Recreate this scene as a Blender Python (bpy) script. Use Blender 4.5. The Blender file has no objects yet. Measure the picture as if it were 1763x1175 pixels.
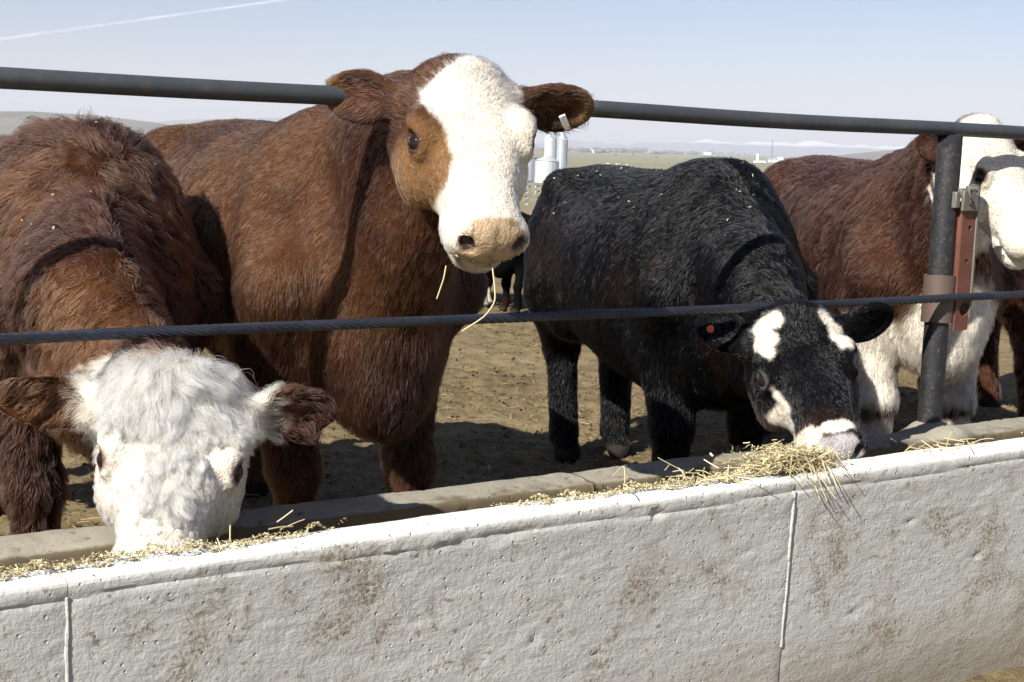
import bpy, bmesh, math, random, os
import numpy as np
from mathutils import Vector, Matrix, kdtree

random.seed(7)
RNG = np.random.default_rng(11)
scn = bpy.context.scene
COL = scn.collection

# ------------------------------------------------------------------ camera
F_PX, CX, CY = 2449.0, 881.5, 587.5
PITCH, ROLL, EYE = math.radians(7.84), math.radians(1.9), 1.2
cam_d = bpy.data.cameras.new('camera')
cam_d.sensor_width = 36.0
cam_d.lens = 36.0 * F_PX / 1763.0
cam_d.clip_start, cam_d.clip_end = 0.05, 400000.0
cam = bpy.data.objects.new('camera', cam_d)
COL.objects.link(cam)
CR = Matrix.Rotation(math.pi / 2 - PITCH, 3, 'X') @ Matrix.Rotation(ROLL, 3, 'Z')
cam.matrix_world = Matrix.Translation((0, 0, EYE)) @ CR.to_4x4()
scn.camera = cam

# ------------------------------------------------------------------ sky, sun, exposure
BANG = math.radians(33.4)                       # direction of the feed bunk in plan
BW = np.array([math.cos(BANG), math.sin(BANG), 0.0])
BN = np.array([-math.sin(BANG), math.cos(BANG), 0.0])
sun_dir = BW * 1.0 + BN * 0.36 + np.array([0, 0, -0.82])
sun_dir = sun_dir / np.linalg.norm(sun_dir)
sun_el = math.asin(-sun_dir[2])
world = bpy.data.worlds.new('World')
scn.world = world
world.use_nodes = True
wn = world.node_tree
sky = wn.nodes.new('ShaderNodeTexSky')
sky.sky_type = 'NISHITA'
sky.sun_disc = False
sky.sun_elevation = sun_el
sky.sun_rotation = math.atan2(-sun_dir[0], -sun_dir[1])
sky.altitude = 900
sky.air_density = 1.0
sky.dust_density = 0.7
sky.ozone_density = 4.0
wn.nodes['Background'].inputs['Strength'].default_value = 0.057
tint = wn.nodes.new('ShaderNodeMix'); tint.data_type = 'RGBA'; tint.blend_type = 'MULTIPLY'   # the film's lilac cast
tint.inputs[0].default_value = 1.0
tint.inputs[7].default_value = (1.09, 0.93, 0.955, 1.0)
wn.links.new(sky.outputs['Color'], tint.inputs[6])
wn.links.new(tint.outputs[2], wn.nodes['Background'].inputs['Color'])
sun_l = bpy.data.lights.new('sun', 'SUN')
sun_l.energy = 5.0
sun_l.angle = math.radians(0.53)
sun_l.color = (1.0, 0.955, 0.88)
sun = bpy.data.objects.new('sun', sun_l)
sun.rotation_euler = Vector(sun_dir).to_track_quat('-Z', 'Y').to_euler()
COL.objects.link(sun)
scn.view_settings.view_transform = 'Standard'
scn.view_settings.look = 'None'
scn.view_settings.exposure = 1.0
scn.view_settings.gamma = 1.0
scn.view_settings.use_curve_mapping = False
scn.render.engine = 'CYCLES'
scn.cycles.max_bounces = 6
scn.cycles.diffuse_bounces = 2
scn.cycles.use_adaptive_sampling = True
scn.cycles.adaptive_threshold = 0.02
scn.cycles.transparent_max_bounces = 8
scn.cycles.use_denoising = True
scn.cycles_curves.shape = 'RIBBONS'
scn.cycles_curves.subdivisions = 2
scn.render.hair_type = 'STRIP'

# ------------------------------------------------------------------ helpers
def at(px, py, Y):
    """a point at forward distance Y seen in the photograph at px, py"""
    d = CR @ Vector(((px - CX) / F_PX, -(py - CY) / F_PX, -1.0))
    d = d * (Y / d.y)
    return np.array([d.x, d.y, d.z + EYE])

def Bp(a, b, z):
    """bunk coordinates (along, into the pen, up) to world"""
    a, b, z = np.broadcast_arrays(np.asarray(a, float), np.asarray(b, float), np.asarray(z, float))
    return a[..., None] * BW + b[..., None] * BN + z[..., None] * np.array([0, 0, 1.0])

def unit(v):
    v = np.asarray(v, float)
    return v / np.maximum(np.linalg.norm(v, axis=-1, keepdims=True), 1e-9)

def sstep(a, b, x):
    t = np.clip((x - a) / (b - a), 0, 1)
    return t * t * (3 - 2 * t)

def _hash(i, j, k):
    n = (i.astype(np.int64) * 374761393 + j.astype(np.int64) * 668265263 + k.astype(np.int64) * 1274126177) & 0xFFFFFFFF
    n = ((n ^ (n >> 13)) * 1274126177) & 0xFFFFFFFF
    n = ((n ^ (n >> 16)) * 2246822519) & 0xFFFFFFFF
    return ((n ^ (n >> 15)) & 0xFFFFFF) / float(0xFFFFFF) * 2 - 1

def vnoise(P):
    P = np.asarray(P, float)
    I = np.floor(P)
    f = P - I
    I = I.astype(np.int64)
    f = f * f * f * (f * (f * 6 - 15) + 10)
    x, y, z = I[..., 0], I[..., 1], I[..., 2]
    fx, fy, fz = f[..., 0], f[..., 1], f[..., 2]
    r = 0
    for dx in (0, 1):
        wx = fx if dx else 1 - fx
        for dy in (0, 1):
            wy = fy if dy else 1 - fy
            for dz in (0, 1):
                wz = fz if dz else 1 - fz
                r = r + wx * wy * wz * _hash(x + dx, y + dy, z + dz)
    return r

def fbm(P, freq, octaves=3, seed=0.0):
    P = np.asarray(P, float) * freq + seed * 17.31
    r, a, s = 0, 1.0, 0
    for o in range(octaves):
        r = r + a * vnoise(P + o * 31.7)
        s += a
        a *= 0.5
        P = P * 2.03
    return r / s

def vnoise3(P, freq, seed):
    return np.stack([fbm(P, freq, 2, seed + q * 3.1) for q in range(3)], -1)

# ---- object helpers
def put(name, mesh, parent=None, mats=(), smooth=True):
    for m in mats:
        mesh.materials.append(m)
    if smooth and len(mesh.polygons):
        mesh.polygons.foreach_set('use_smooth', np.ones(len(mesh.polygons), dtype=bool))
    o = bpy.data.objects.new(name, mesh)
    COL.objects.link(o)
    if parent is not None:
        o.parent = parent
    return o

def raw(name, V, Fc, parent=None, mat=None, smooth=True):
    me = bpy.data.meshes.new(name)
    me.from_pydata(np.asarray(V, float).tolist(), [], [list(map(int, f)) for f in Fc] if not isinstance(Fc, np.ndarray) else Fc.tolist())
    me.update()
    return put(name, me, parent, [mat] if mat else [], smooth)

def tag(o, label=None, cat=None, group=None, kind=None):
    if label: o['label'] = label
    if cat: o['category'] = cat
    if group: o['group'] = group
    if kind: o['kind'] = kind
    return o

def empty(name, loc=(0, 0, 0), rz=0.0):
    o = bpy.data.objects.new(name, None)
    o.location = Vector(loc)
    o.rotation_euler = (0, 0, rz)
    o.empty_display_size = 0.1
    COL.objects.link(o)
    return o

class MB:
    """collects shapes; build() links them as one mesh object"""
    def __init__(self):
        self.v, self.f = [], []
    def add(self, V, Fc):
        n = len(self.v)
        self.v.extend([tuple(map(float, p)) for p in V])
        self.f.extend([tuple(int(i) + n for i in q) for q in Fc])
        return self
    def box(self, lo, hi, rot=None, org=(0, 0, 0)):
        x0, y0, z0 = lo; x1, y1, z1 = hi
        V = np.array([(x0, y0, z0), (x1, y0, z0), (x1, y1, z0), (x0, y1, z0), (x0, y0, z1), (x1, y0, z1), (x1, y1, z1), (x0, y1, z1)], float)
        if rot is not None:
            V = V @ np.asarray(rot).T
        V = V + np.asarray(org)
        return self.add(V, [(0, 3, 2, 1), (4, 5, 6, 7), (0, 1, 5, 4), (1, 2, 6, 5), (2, 3, 7, 6), (3, 0, 4, 7)])
    def tube(self, pts, r, n=12, cap=True):
        pts = np.asarray(pts, float)
        r = np.broadcast_to(np.asarray(r, float), (len(pts),))
        T = np.gradient(pts, axis=0)
        T = unit(T)
        ref = np.array([0, 0, 1.0]) if abs(T[0][2]) < 0.9 else np.array([1.0, 0, 0])
        u = unit(np.cross(ref, T[0]))
        V = []
        for i in range(len(pts)):
            u = unit(u - T[i] * np.dot(u, T[i]))
            w = np.cross(T[i], u)
            for k in range(n):
                a = 2 * math.pi * k / n
                V.append(pts[i] + r[i] * (math.cos(a) * u + math.sin(a) * w))
        Fc = []
        for i in range(len(pts) - 1):
            for k in range(n):
                k2 = (k + 1) % n
                Fc.append((i * n + k, i * n + k2, (i + 1) * n + k2, (i + 1) * n + k))
        if cap:
            Fc.append(tuple(range(n - 1, -1, -1)))
            Fc.append(tuple((len(pts) - 1) * n + k for k in range(n)))
        return self.add(V, Fc)
    def cyl(self, p0, p1, r0, r1=None, n=16):
        return self.tube([p0, p1], [r0, r0 if r1 is None else r1], n)
    def build(self, name, mat, parent=None, smooth=True, bevel=0.0):
        o = raw(name, self.v, self.f, parent, mat, smooth)
        if bevel > 0:
            b = o.modifiers.new('bevel', 'BEVEL')
            b.width = bevel; b.segments = 2; b.limit_method = 'ANGLE'
        if smooth:
            o.data.set_sharp_from_angle(angle=math.radians(38))
        return o

# ---- materials
def mat_new(name):
    m = bpy.data.materials.new(name)
    m.use_nodes = True
    nt = m.node_tree
    return m, nt, nt.nodes['Principled BSDF']

def N(nt, kind, **kw):
    n = nt.nodes.new(kind)
    for k, v in kw.items():
        if k.startswith('i_'):
            n.inputs[k[2:].replace('_', ' ')].default_value = v
        else:
            setattr(n, k, v)
    return n

def ramp(nt, src, stops, interp='LINEAR'):
    r = nt.nodes.new('ShaderNodeValToRGB')
    r.color_ramp.interpolation = interp
    el = r.color_ramp.elements
    while len(el) < len(stops):
        el.new(0.5)
    for e, (p, c) in zip(el, stops):
        e.position = p
        e.color = (*c, 1.0) if len(c) == 3 else c
    nt.links.new(src, r.inputs[0])
    return r.outputs[0]

def mixc(nt, fac, a, b, mode='MIX'):
    m = nt.nodes.new('ShaderNodeMix')
    m.data_type = 'RGBA'
    m.blend_type = mode
    for s, v in ((m.inputs[0], fac), (m.inputs[6], a), (m.inputs[7], b)):
        if isinstance(v, (int, float)):
            s.default_value = v
        elif isinstance(v, tuple):
            s.default_value = (*v, 1.0)
        else:
            nt.links.new(v, s)
    return m.outputs[2]

def noise_fac(nt, co, scale, detail=5, rough=0.55, dist=0.0):
    n = nt.nodes.new('ShaderNodeTexNoise')
    n.inputs['Scale'].default_value = scale
    n.inputs['Detail'].default_value = detail
    n.inputs['Roughness'].default_value = rough
    n.inputs['Distortion'].default_value = dist
    nt.links.new(co, n.inputs['Vector'])
    return n.outputs['Fac']

def bump(nt, bsdf, heights, dist=0.004, strength=1.0):
    prev = None
    for h, d in heights:
        b = nt.nodes.new('ShaderNodeBump')
        b.inputs['Strength'].default_value = strength
        b.inputs['Distance'].default_value = d
        nt.links.new(h, b.inputs['Height'])
        if prev is not None:
            nt.links.new(prev, b.inputs['Normal'])
        prev = b.outputs['Normal']
    nt.links.new(prev, bsdf.inputs['Normal'])

def obj_co(nt, scale=(1, 1, 1), rotz=0.0):
    t = nt.nodes.new('ShaderNodeTexCoord')
    m = nt.nodes.new('ShaderNodeMapping')
    m.inputs['Scale'].default_value = scale
    m.inputs['Rotation'].default_value = (0, 0, rotz)
    nt.links.new(t.outputs['Object'], m.inputs['Vector'])
    return m.outputs['Vector']

def plain(name, col, rough=0.6, metal=0.0, var=0.18, scale=6.0, bumpd=0.0, spec=0.5):
    m, nt, b = mat_new(name)
    co = obj_co(nt)
    f = noise_fac(nt, co, scale)
    lo = tuple(c * (1 - var) for c in col); hi = tuple(min(1, c * (1 + var)) for c in col)
    nt.links.new(ramp(nt, f, [(0.3, lo), (0.7, hi)]), b.inputs['Base Color'])
    b.inputs['Roughness'].default_value = rough
    b.inputs['Metallic'].default_value = metal
    b.inputs['Specular IOR Level'].default_value = spec
    if bumpd:
        bump(nt, b, [(noise_fac(nt, co, scale * 6), bumpd)])
    return m

def concrete(name, base, dark, stain, bumps=1.0, stain_amt=0.5, top_col=None, grime=None):
    m, nt, b = mat_new(name)
    co = obj_co(nt, rotz=-BANG)
    big = noise_fac(nt, co, 2.2, 5)
    mid = noise_fac(nt, co, 14, 6, 0.62)
    fine = noise_fac(nt, co, 95, 5, 0.65)
    streak = noise_fac(nt, obj_co(nt, (16, 16, 110), -BANG), 1.0, 5, 0.6, 0.4)
    c = mixc(nt, ramp(nt, big, [(0.35, (0, 0, 0)), (0.7, (1, 1, 1))]), base, dark)
    c = mixc(nt, ramp(nt, fine, [(0.42, (0.35,) * 3), (0.62, (0,) * 3)]), c, tuple(0.7 * x for x in base))
    # dried-on muck in ragged patches
    spots = noise_fac(nt, co, 5.5, 8, 0.72, 0.3)
    sp = ramp(nt, spots, [(0.535, (0,) * 3), (0.63, (stain_amt,) * 3)])
    speck = noise_fac(nt, co, 130, 6, 0.75)
    sm = nt.nodes.new('ShaderNodeMath'); sm.operation = 'MULTIPLY'
    nt.links.new(sp, sm.inputs[0]); nt.links.new(ramp(nt, speck, [(0.46, (0.12,) * 3), (0.56, (1,) * 3)]), sm.inputs[1])
    c = mixc(nt, sm.outputs[0], c, stain)
    fleck = ramp(nt, noise_fac(nt, co, 48, 3, 0.5), [(0.655, (0,) * 3), (0.69, (0.6,) * 3)])
    c = mixc(nt, fleck, c, stain)
    if grime:                                  # splashed dirt creeping up from the lane, feed slime inside the trough
        tg = nt.nodes.new('ShaderNodeTexCoord'); sg = nt.nodes.new('ShaderNodeSeparateXYZ'); nt.links.new(tg.outputs['Object'], sg.inputs[0])
        gz = nt.nodes.new('ShaderNodeMath'); gz.operation = 'MULTIPLY_ADD'; gz.inputs[1].default_value = grime[2]
        nt.links.new(big if grime[2] > 0.1 else mid, gz.inputs[0]); nt.links.new(sg.outputs['Z'], gz.inputs[2])
        mr = nt.nodes.new('ShaderNodeMapRange'); mr.inputs['From Min'].default_value = grime[0]; mr.inputs['From Max'].default_value = grime[1]
        mr.inputs['To Min'].default_value = grime[4]; mr.inputs['To Max'].default_value = 0.0
        nt.links.new(gz.outputs[0], mr.inputs['Value'])
        c = mixc(nt, mr.outputs[0], c, grime[3])
    if top_col:                                   # paler colour above an uneven height line at the wall top
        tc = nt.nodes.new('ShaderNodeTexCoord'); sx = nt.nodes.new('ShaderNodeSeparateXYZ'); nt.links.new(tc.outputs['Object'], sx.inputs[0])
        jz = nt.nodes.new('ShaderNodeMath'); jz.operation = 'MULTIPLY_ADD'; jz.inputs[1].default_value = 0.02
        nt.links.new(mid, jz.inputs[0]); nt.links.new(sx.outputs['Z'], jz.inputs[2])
        c = mixc(nt, ramp(nt, jz.outputs[0], [(0.486, (0,) * 3), (0.491, (0.8,) * 3)]), c, top_col)
    nt.links.new(c, b.inputs['Base Color'])
    b.inputs['Roughness'].default_value = 0.92
    b.inputs['Specular IOR Level'].default_value = 0.25
    pits = nt.nodes.new('ShaderNodeTexVoronoi')
    pits.inputs['Scale'].default_value = 42
    pits.inputs['Randomness'].default_value = 1.0
    nt.links.new(co, pits.inputs['Vector'])
    pit = ramp(nt, pits.outputs['Distance'], [(0.05, (0,) * 3), (0.16, (1,) * 3)])
    bump(nt, b, [(mid, 0.0009 * bumps), (streak, 0.0010 * bumps), (pit, 0.003 * bumps), (fine, 0.0024 * bumps)])
    return m

M = {}
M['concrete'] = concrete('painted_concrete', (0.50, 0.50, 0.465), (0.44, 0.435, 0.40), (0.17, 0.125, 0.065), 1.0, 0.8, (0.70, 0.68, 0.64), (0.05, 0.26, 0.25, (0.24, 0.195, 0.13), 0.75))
M['curb'] = concrete('worn_concrete', (0.29, 0.27, 0.215), (0.22, 0.20, 0.155), (0.12, 0.09, 0.05), 0.6, 0.5, None, (0.395, 0.401, 0.02, (0.105, 0.080, 0.046), 0.9))

def dirt(name):
    m, nt, b = mat_new(name)
    co = obj_co(nt)
    big = noise_fac(nt, co, 0.8, 4)
    mid = noise_fac(nt, co, 9, 7, 0.65)
    fine = noise_fac(nt, co, 60, 6, 0.65)
    c = mixc(nt, ramp(nt, mid, [(0.35, (0,) * 3), (0.68, (1,) * 3)]), (0.070, 0.048, 0.023), (0.210, 0.160, 0.083))
    c = mixc(nt, ramp(nt, big, [(0.4, (0,) * 3), (0.7, (0.6,) * 3)]), c, (0.28, 0.22, 0.122))
    c = mixc(nt, ramp(nt, fine, [(0.55, (0,) * 3), (0.72, (0.5,) * 3)]), c, (0.36, 0.31, 0.19))
    nt.links.new(c, b.inputs['Base Color'])
    b.inputs['Roughness'].default_value = 0.95
    b.inputs['Specular IOR Level'].default_value = 0.15
    bump(nt, b, [(mid, 0.03), (fine, 0.008)])
    return m
M['dirt'] = dirt('pen_dirt')

def plainland():
    m, nt, b = mat_new('valley_grass')
    co = obj_co(nt)
    n1 = noise_fac(nt, co, 0.006, 4)
    n2 = noise_fac(nt, co, 0.08, 6)
    c = mixc(nt, ramp(nt, n1, [(0.38, (0,) * 3), (0.62, (1,) * 3)]), (0.22, 0.205, 0.125), (0.18, 0.185, 0.105))
    c = mixc(nt, ramp(nt, n2, [(0.4, (0,) * 3), (0.7, (0.4,) * 3)]), c, (0.26, 0.235, 0.15))
    # bare pens close by
    tc = nt.nodes.new('ShaderNodeTexCoord')
    sx = nt.nodes.new('ShaderNodeSeparateXYZ')
    nt.links.new(tc.outputs['Object'], sx.inputs[0])
    mr = nt.nodes.new('ShaderNodeMapRange')
    mr.inputs['From Min'].default_value = 60; mr.inputs['From Max'].default_value = 130
    nt.links.new(sx.outputs['Y'], mr.inputs['Value'])
    c = mixc(nt, mr.outputs[0], (0.22, 0.18, 0.11), c)
    nt.links.new(c, b.inputs['Base Color'])
    b.inputs['Roughness'].default_value = 0.95
    b.inputs['Specular IOR Level'].default_value = 0.1
    return m
M['land'] = plainland()

# =================================================================== the large setting
# valley floor: falls away behind the pens, then runs out flat
def land_z(Y):
    return np.interp(Y, [-1e5, 16, 30, 100, 220, 800, 2500, 30000], [0, 0, -0.25, -2.9, -6.0, -16, -21, -23])
ys = np.concatenate([[-4000, -200, -40, 0, 8], np.geomspace(14, 30000, 60)])
xs = np.concatenate([-np.geomspace(6, 26000, 26)[::-1], [0], np.geomspace(6, 26000, 26)])
X, Y = np.meshgrid(xs, ys)
Z = land_z(Y) - 0.03 - 0.27 * sstep(26, 12, Y)
Z = Z + sstep(200, 1500, Y) * fbm(np.stack([X, Y, 0 * X], -1), 0.0011, 3) * 3.0
V = np.stack([X, Y, Z], -1).reshape(-1, 3)
nx = len(xs)
Fq = [(j * nx + i, j * nx + i + 1, (j + 1) * nx + i + 1, (j + 1) * nx + i) for j in range(len(ys) - 1) for i in range(nx - 1)]
tag(raw('ground', V, Fq, None, M['land']), 'pale green valley floor stretching to the mountains', None, None, 'structure')

# trampled pen surface, clods and hoof pocks as relief
def pen_relief(X, Y):
    P = np.stack([X, Y, 0 * X], -1)
    z = 0.022 * fbm(P, 1.7, 3, 1) + 0.020 * fbm(P, 7, 3, 2) + 0.012 * np.maximum(0, fbm(P, 26, 2, 3)) * 1.6
    return z
def pen_sheet():
    Vs, Fs, n0 = [], [], 0
    a = np.concatenate([np.arange(-3.5, -0.3, 0.06), np.arange(-0.3, 6.2, 0.026), np.arange(6.2, 16, 0.12)])
    b = np.concatenate([np.arange(2.86, 6.0, 0.026), np.arange(6.0, 20, 0.085)])
    A, Bb = np.meshgrid(a, b)
    P = Bp(A, Bb, 0 * A)
    z = pen_relief(P[..., 0], P[..., 1])
    P[..., 2] = z + 0.012 + np.minimum(0, land_z(P[..., 1]))
    na = len(a)
    j, i = np.meshgrid(np.arange(len(b) - 1), np.arange(na - 1), indexing='ij')
    q = np.stack([j * na + i, j * na + i + 1, (j + 1) * na + i + 1, (j + 1) * na + i], -1).reshape(-1, 4)
    return P.reshape(-1, 3), q
V, q = pen_sheet()
tag(raw('pen_ground', V, q, None, M['dirt']), 'trampled brown dirt of the cattle pen', None, None, 'structure')

# road-side dirt in front of the bunk
a = np.arange(-3, 9, 0.05); b = np.arange(-6, 2.32, 0.06)
A, Bb = np.meshgrid(a, b)
P = Bp(A, Bb, 0 * A)
P[..., 2] = -0.165 + 0.02 * fbm(P, 2.2, 3, 5) + 0.016 * fbm(P, 11, 3, 6) + 0.05 * sstep(1.9, 2.28, Bb) * sstep(1.4, 2.6, A)
na = len(a)
j, i = np.meshgrid(np.arange(len(b) - 1), np.arange(na - 1), indexing='ij')
q = np.stack([j * na + i, j * na + i + 1, (j + 1) * na + i + 1, (j + 1) * na + i], -1).reshape(-1, 4)
tag(raw('lane_ground', P.reshape(-1, 3), q, None, M['dirt']), 'bare dirt lane along the foot of the bunk', None, None, 'structure')

# =================================================================== feed bunk
def bunk_hit(px, py, b):
    d = CR @ Vector(((px - CX) / F_PX, -(py - CY) / F_PX, -1.0))
    d = np.array(d)
    P = np.array([0, 0, EYE]) + d * (b / float(d @ BN))
    return float(P @ BW), float(P[2])

def resample(prof, step):
    prof = np.asarray(prof, float)
    L = np.concatenate([[0], np.cumsum(np.linalg.norm(np.diff(prof, axis=0), axis=1))])
    n = max(2, int(L[-1] / step))
    s = np.linspace(0, L[-1], n)
    return np.stack([np.interp(s, L, prof[:, 0]), np.interp(s, L, prof[:, 1])], -1)

def strip_mesh(name, a, prof, displace, mat, parent):
    A = np.repeat(a[:, None], len(prof), 1)
    Bb = np.repeat(prof[None, :, 0], len(a), 0)
    Zz = np.repeat(prof[None, :, 1], len(a), 0)
    T = np.gradient(prof, axis=0)
    T = T / np.linalg.norm(T, axis=1, keepdims=True)
    nb, nz = -T[:, 1], T[:, 0]                       # outward: left of travel
    d = displace(A, Bb, Zz)
    Bb = Bb + d * nb[None, :]
    Zz = Zz + d * nz[None, :]
    V = Bp(A, Bb, Zz).reshape(-1, 3)
    n = len(prof); m = len(a)
    i, j = np.meshgrid(np.arange(m - 1), np.arange(n - 1), indexing='ij')
    q = np.stack([i * n + j, (i + 1) * n + j, (i + 1) * n + j + 1, i * n + j + 1], -1).reshape(-1, 4).tolist()
    q.append(list(range(n - 1, -1, -1)))
    q.append([(m - 1) * n + k for k in range(n)])
    return raw(name, V, q, parent, mat)

bunk = empty('feed_bunk', Bp(1.5, 2.5, 0.0))
tag(bunk, 'long pale grey concrete feed bunk running across the whole foreground', 'feed bunk')
bunk_inv = Matrix.Translation(-bunk.location)
FW = 2.232
dents = []
for px, py, ra, rz, dp in ((735, 930, .075, .024, -.012), (860, 925, .06, .016, .008), (1130, 887, .016, .016, .018), (1105, 880, .03, .008, .008),
                           (300, 1035, .012, .007, .010), (1030, 1130, .016, .012, .014), (1310, 980, .010, .01, .008), (560, 1090, .02, .008, .009), (1480, 1060, .02, .012, .012),
                           (420, 1110, .012, .01, .01), (640, 1010, .03, .006, .006), (925, 1105, .012, .02, .012), (1570, 900, .015, .009, .010), (1690, 960, .02, .012, .012)):
    aa, zz = bunk_hit(px, py, FW)
    dents.append((aa, zz, ra, rz, dp))
def front_disp(A, Bb, Zz):
    P = np.stack([A, Bb, Zz], -1)
    outer = sstep(2.26, 2.24, Bb)
    d = 0.0010 * fbm(P * np.array([1, 1, 1.6]), 4, 2, 1) + 0.0008 * fbm(P * np.array([1, 1, 1.8]), 34, 3, 2) + 0.0008 * fbm(P, 75, 2, 3)
    edge = sstep(0.440, 0.475, Zz) * sstep(2.29, 2.25, Bb)
    d = d - edge * 0.005 * np.maximum(0, fbm(np.stack([A, 0 * A, 0 * A], -1), 7, 4, 8) + 0.1)
    top = sstep(0.475, 0.485, Zz)
    d = d + top * 0.007 * fbm(np.stack([A, 0 * A, 0 * A], -1), 2.5, 3, 4)
    for aa, zz, ra, rz, dp in dents:
        r = np.sqrt(((A - aa) / ra) ** 2 + ((Zz - zz) / rz) ** 2) + 0.35 * fbm(P, 60, 2, 9)
        d = d - outer * 0.3 * dp * sstep(1.05, 0.85 if dp < 0 else 0.5, r + 0.5 * fbm(P, 25, 3, 19))
    # flaked scabs of old paint
    sc = fbm(P * np.array([1, 1, 1.8]), 22, 3, 12)
    d = d - outer * 0.0010 * sstep(0.30, 0.34, sc)
    # shallow rub groove under the top lip
    d = d - outer * 0.003 * np.exp(-((Zz - 0.452 - 0.004 * np.sin(A * 9)) / 0.005) ** 2)
    return d
prof = resample([(2.275, -0.30), (2.25, 0.0), (2.236, 0.40), (2.231, 0.470), (2.2325, 0.4775), (2.2385, 0.4845), (2.246, 0.486), (2.308, 0.488), (2.320, 0.482), (2.328, 0.46), (2.38, 0.24), (2.44, 0.20)], 0.0062)
joints = [-0.99, 0.632, 2.243, 3.85, 5.46]
for k in range(4):
    g = 0.0007
    off = (0.0, 0.0, 0.0025, 0.001)[k]
    a = np.linspace(joints[k] + g, joints[k + 1] - g, 130 if k < 3 else 50)
    p2 = prof.copy(); p2[:, 0] += off
    # crumbled arrises at the ends of each panel
    def dsp(A, Bb, Zz, a0=a[0], a1=a[-1]):
        e = np.minimum(A - a0, a1 - A)
        P = np.stack([A, Bb, Zz], -1)
        return front_disp(A, Bb, Zz) - 0.0018 * sstep(0.016, 0.0, e + 0.012 * fbm(P, 40, 2, 5))
    # reverse so that the outside is on the left of travel
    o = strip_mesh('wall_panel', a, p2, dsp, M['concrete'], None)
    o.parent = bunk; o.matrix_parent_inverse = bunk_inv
    o.data.set_sharp_from_angle(angle=math.radians(20))
# mortar beads in the joints
for ja, z0 in ((0.632, -0.05), (2.243, 0.09)):
    zz = np.arange(z0, 0.458, 0.006)
    nb = np.array([vnoise(np.array([z * 22, ja, 3.3])) for z in zz])
    nr = np.array([vnoise(np.array([z * 85, ja, 9.3])) for z in zz])
    pts = Bp(ja + 0.002 * nb, 2.2362 + (0.462 - zz) * 0.036 + 0.0015 * nr, zz)
    o = MB().tube(pts, 0.0036 + 0.0022 * nr, 8).build('joint_bead', M['concrete'], bunk)
    o.matrix_parent_inverse = bunk_inv

# rear curb the cattle lean over: rounded top, trough side falling to the feed
cprof = resample([(2.52, 0.18), (2.68, 0.19), (2.708, 0.25), (2.714, 0.372), (2.717, 0.384), (2.724, 0.390), (2.78, 0.396), (2.825, 0.399), (2.845, 0.390), (2.853, 0.365), (2.86, -0.3)], 0.012)
def curb_disp(A, Bb, Zz):
    P = np.stack([A, Bb, Zz], -1)
    d = 0.006 * fbm(P, 5, 3, 21) + 0.0025 * fbm(P, 30, 3, 22) + 0.008 * fbm(np.stack([A, 0 * A, 0 * A], -1), 1.3, 2, 24) * sstep(0.3, 0.36, Zz)
    pit = fbm(P, 55, 2, 25)
    d = d + (0.020 * sstep(0.34, 0.39, Zz) + 0.012) * np.exp(-((A - PA) / 0.075) ** 2) + 0.004 * sstep(0.37, 0.385, Zz) * sstep(2.74, 2.72, Bb) * (1 + fbm(P, 18, 3, 26))
    return d - 0.006 * sstep(0.42, 0.55, pit)
PA = bunk_hit(1599, 738, 2.815)[0]
cj = [-1.0, 2.045, 5.4]
for k in range(2):
    a = np.linspace(cj[k] + 0.001, cj[k + 1], 240)
    p2 = cprof + np.array([(0, -0.002)[k], (0.0, -0.003)[k]])
    def dsp(A, Bb, Zz, a0=a[0], a1=a[-1]):
        e = np.minimum(A - a0, a1 - A)
        return curb_disp(A, Bb, Zz) - 0.003 * sstep(0.012, 0.0, e)
    o = strip_mesh('curb_section', a, p2, dsp, M['curb'], None)
    o.parent = bunk; o.matrix_parent_inverse = bunk_inv
fl = MB()
fl.add(Bp(np.array([-1, 5.4, 5.4, -1]), np.array([2.41, 2.41, 2.64, 2.64]), np.array([0.215] * 4)), [(0, 1, 2, 3)])
o = fl.build('trough_floor', M['curb'], bunk); o.matrix_parent_inverse = bunk_inv

# ---- feed: chopped grain and straw
def straw_mat(name, lo, hi):
    m, nt, b = mat_new(name)
    g = nt.nodes.new('ShaderNodeNewGeometry')
    nt.links.new(ramp(nt, g.outputs['Random Per Island'], [(0.0, lo), (0.6, tuple((x + y) / 2 for x, y in zip(lo, hi))), (1.0, hi)]), b.inputs['Base Color'])
    b.inputs['Roughness'].default_value = 0.75
    b.inputs['Specular IOR Level'].default_value = 0.25
    return m
M['feed'] = straw_mat('chopped_feed', (0.24, 0.19, 0.09), (0.68, 0.61, 0.38))
M['hay'] = straw_mat('dry_hay', (0.28, 0.22, 0.10), (0.72, 0.63, 0.40))
M['litter'] = straw_mat('trodden_straw', (0.16, 0.12, 0.06), (0.42, 0.34, 0.19))

def flakes(n, sampler, size, rng):
    """n small bent chips as one vertex / face pool"""
    P = sampler(n)
    n = len(P)
    t = unit(rng.normal(size=(n, 3)) * np.array([1, 1, 0.55]))
    s = unit(np.cross(t, rng.normal(size=(n, 3))))
    u = np.cross(t, s)
    L = size * rng.uniform(0.5, 1.5, (n, 1))
    w = L * rng.uniform(0.25, 0.6, (n, 1))
    h = L * 0.22
    c = [P - t * L - s * w, P + t * L - s * w * .7, P + t * L * .9 + s * w, P - t * L + s * w * .8, P + u * h, P - u * h]
    V = np.stack(c, 1).reshape(-1, 3)
    base = (np.arange(n) * 6)[:, None]
    tri = np.array([(0, 1, 4), (1, 2, 4), (2, 3, 4), (3, 0, 4), (1, 0, 5), (2, 1, 5), (3, 2, 5), (0, 3, 5)])
    Fc = (base[:, None, :] + tri[None]).reshape(-1, 3)
    return V, Fc

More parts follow.
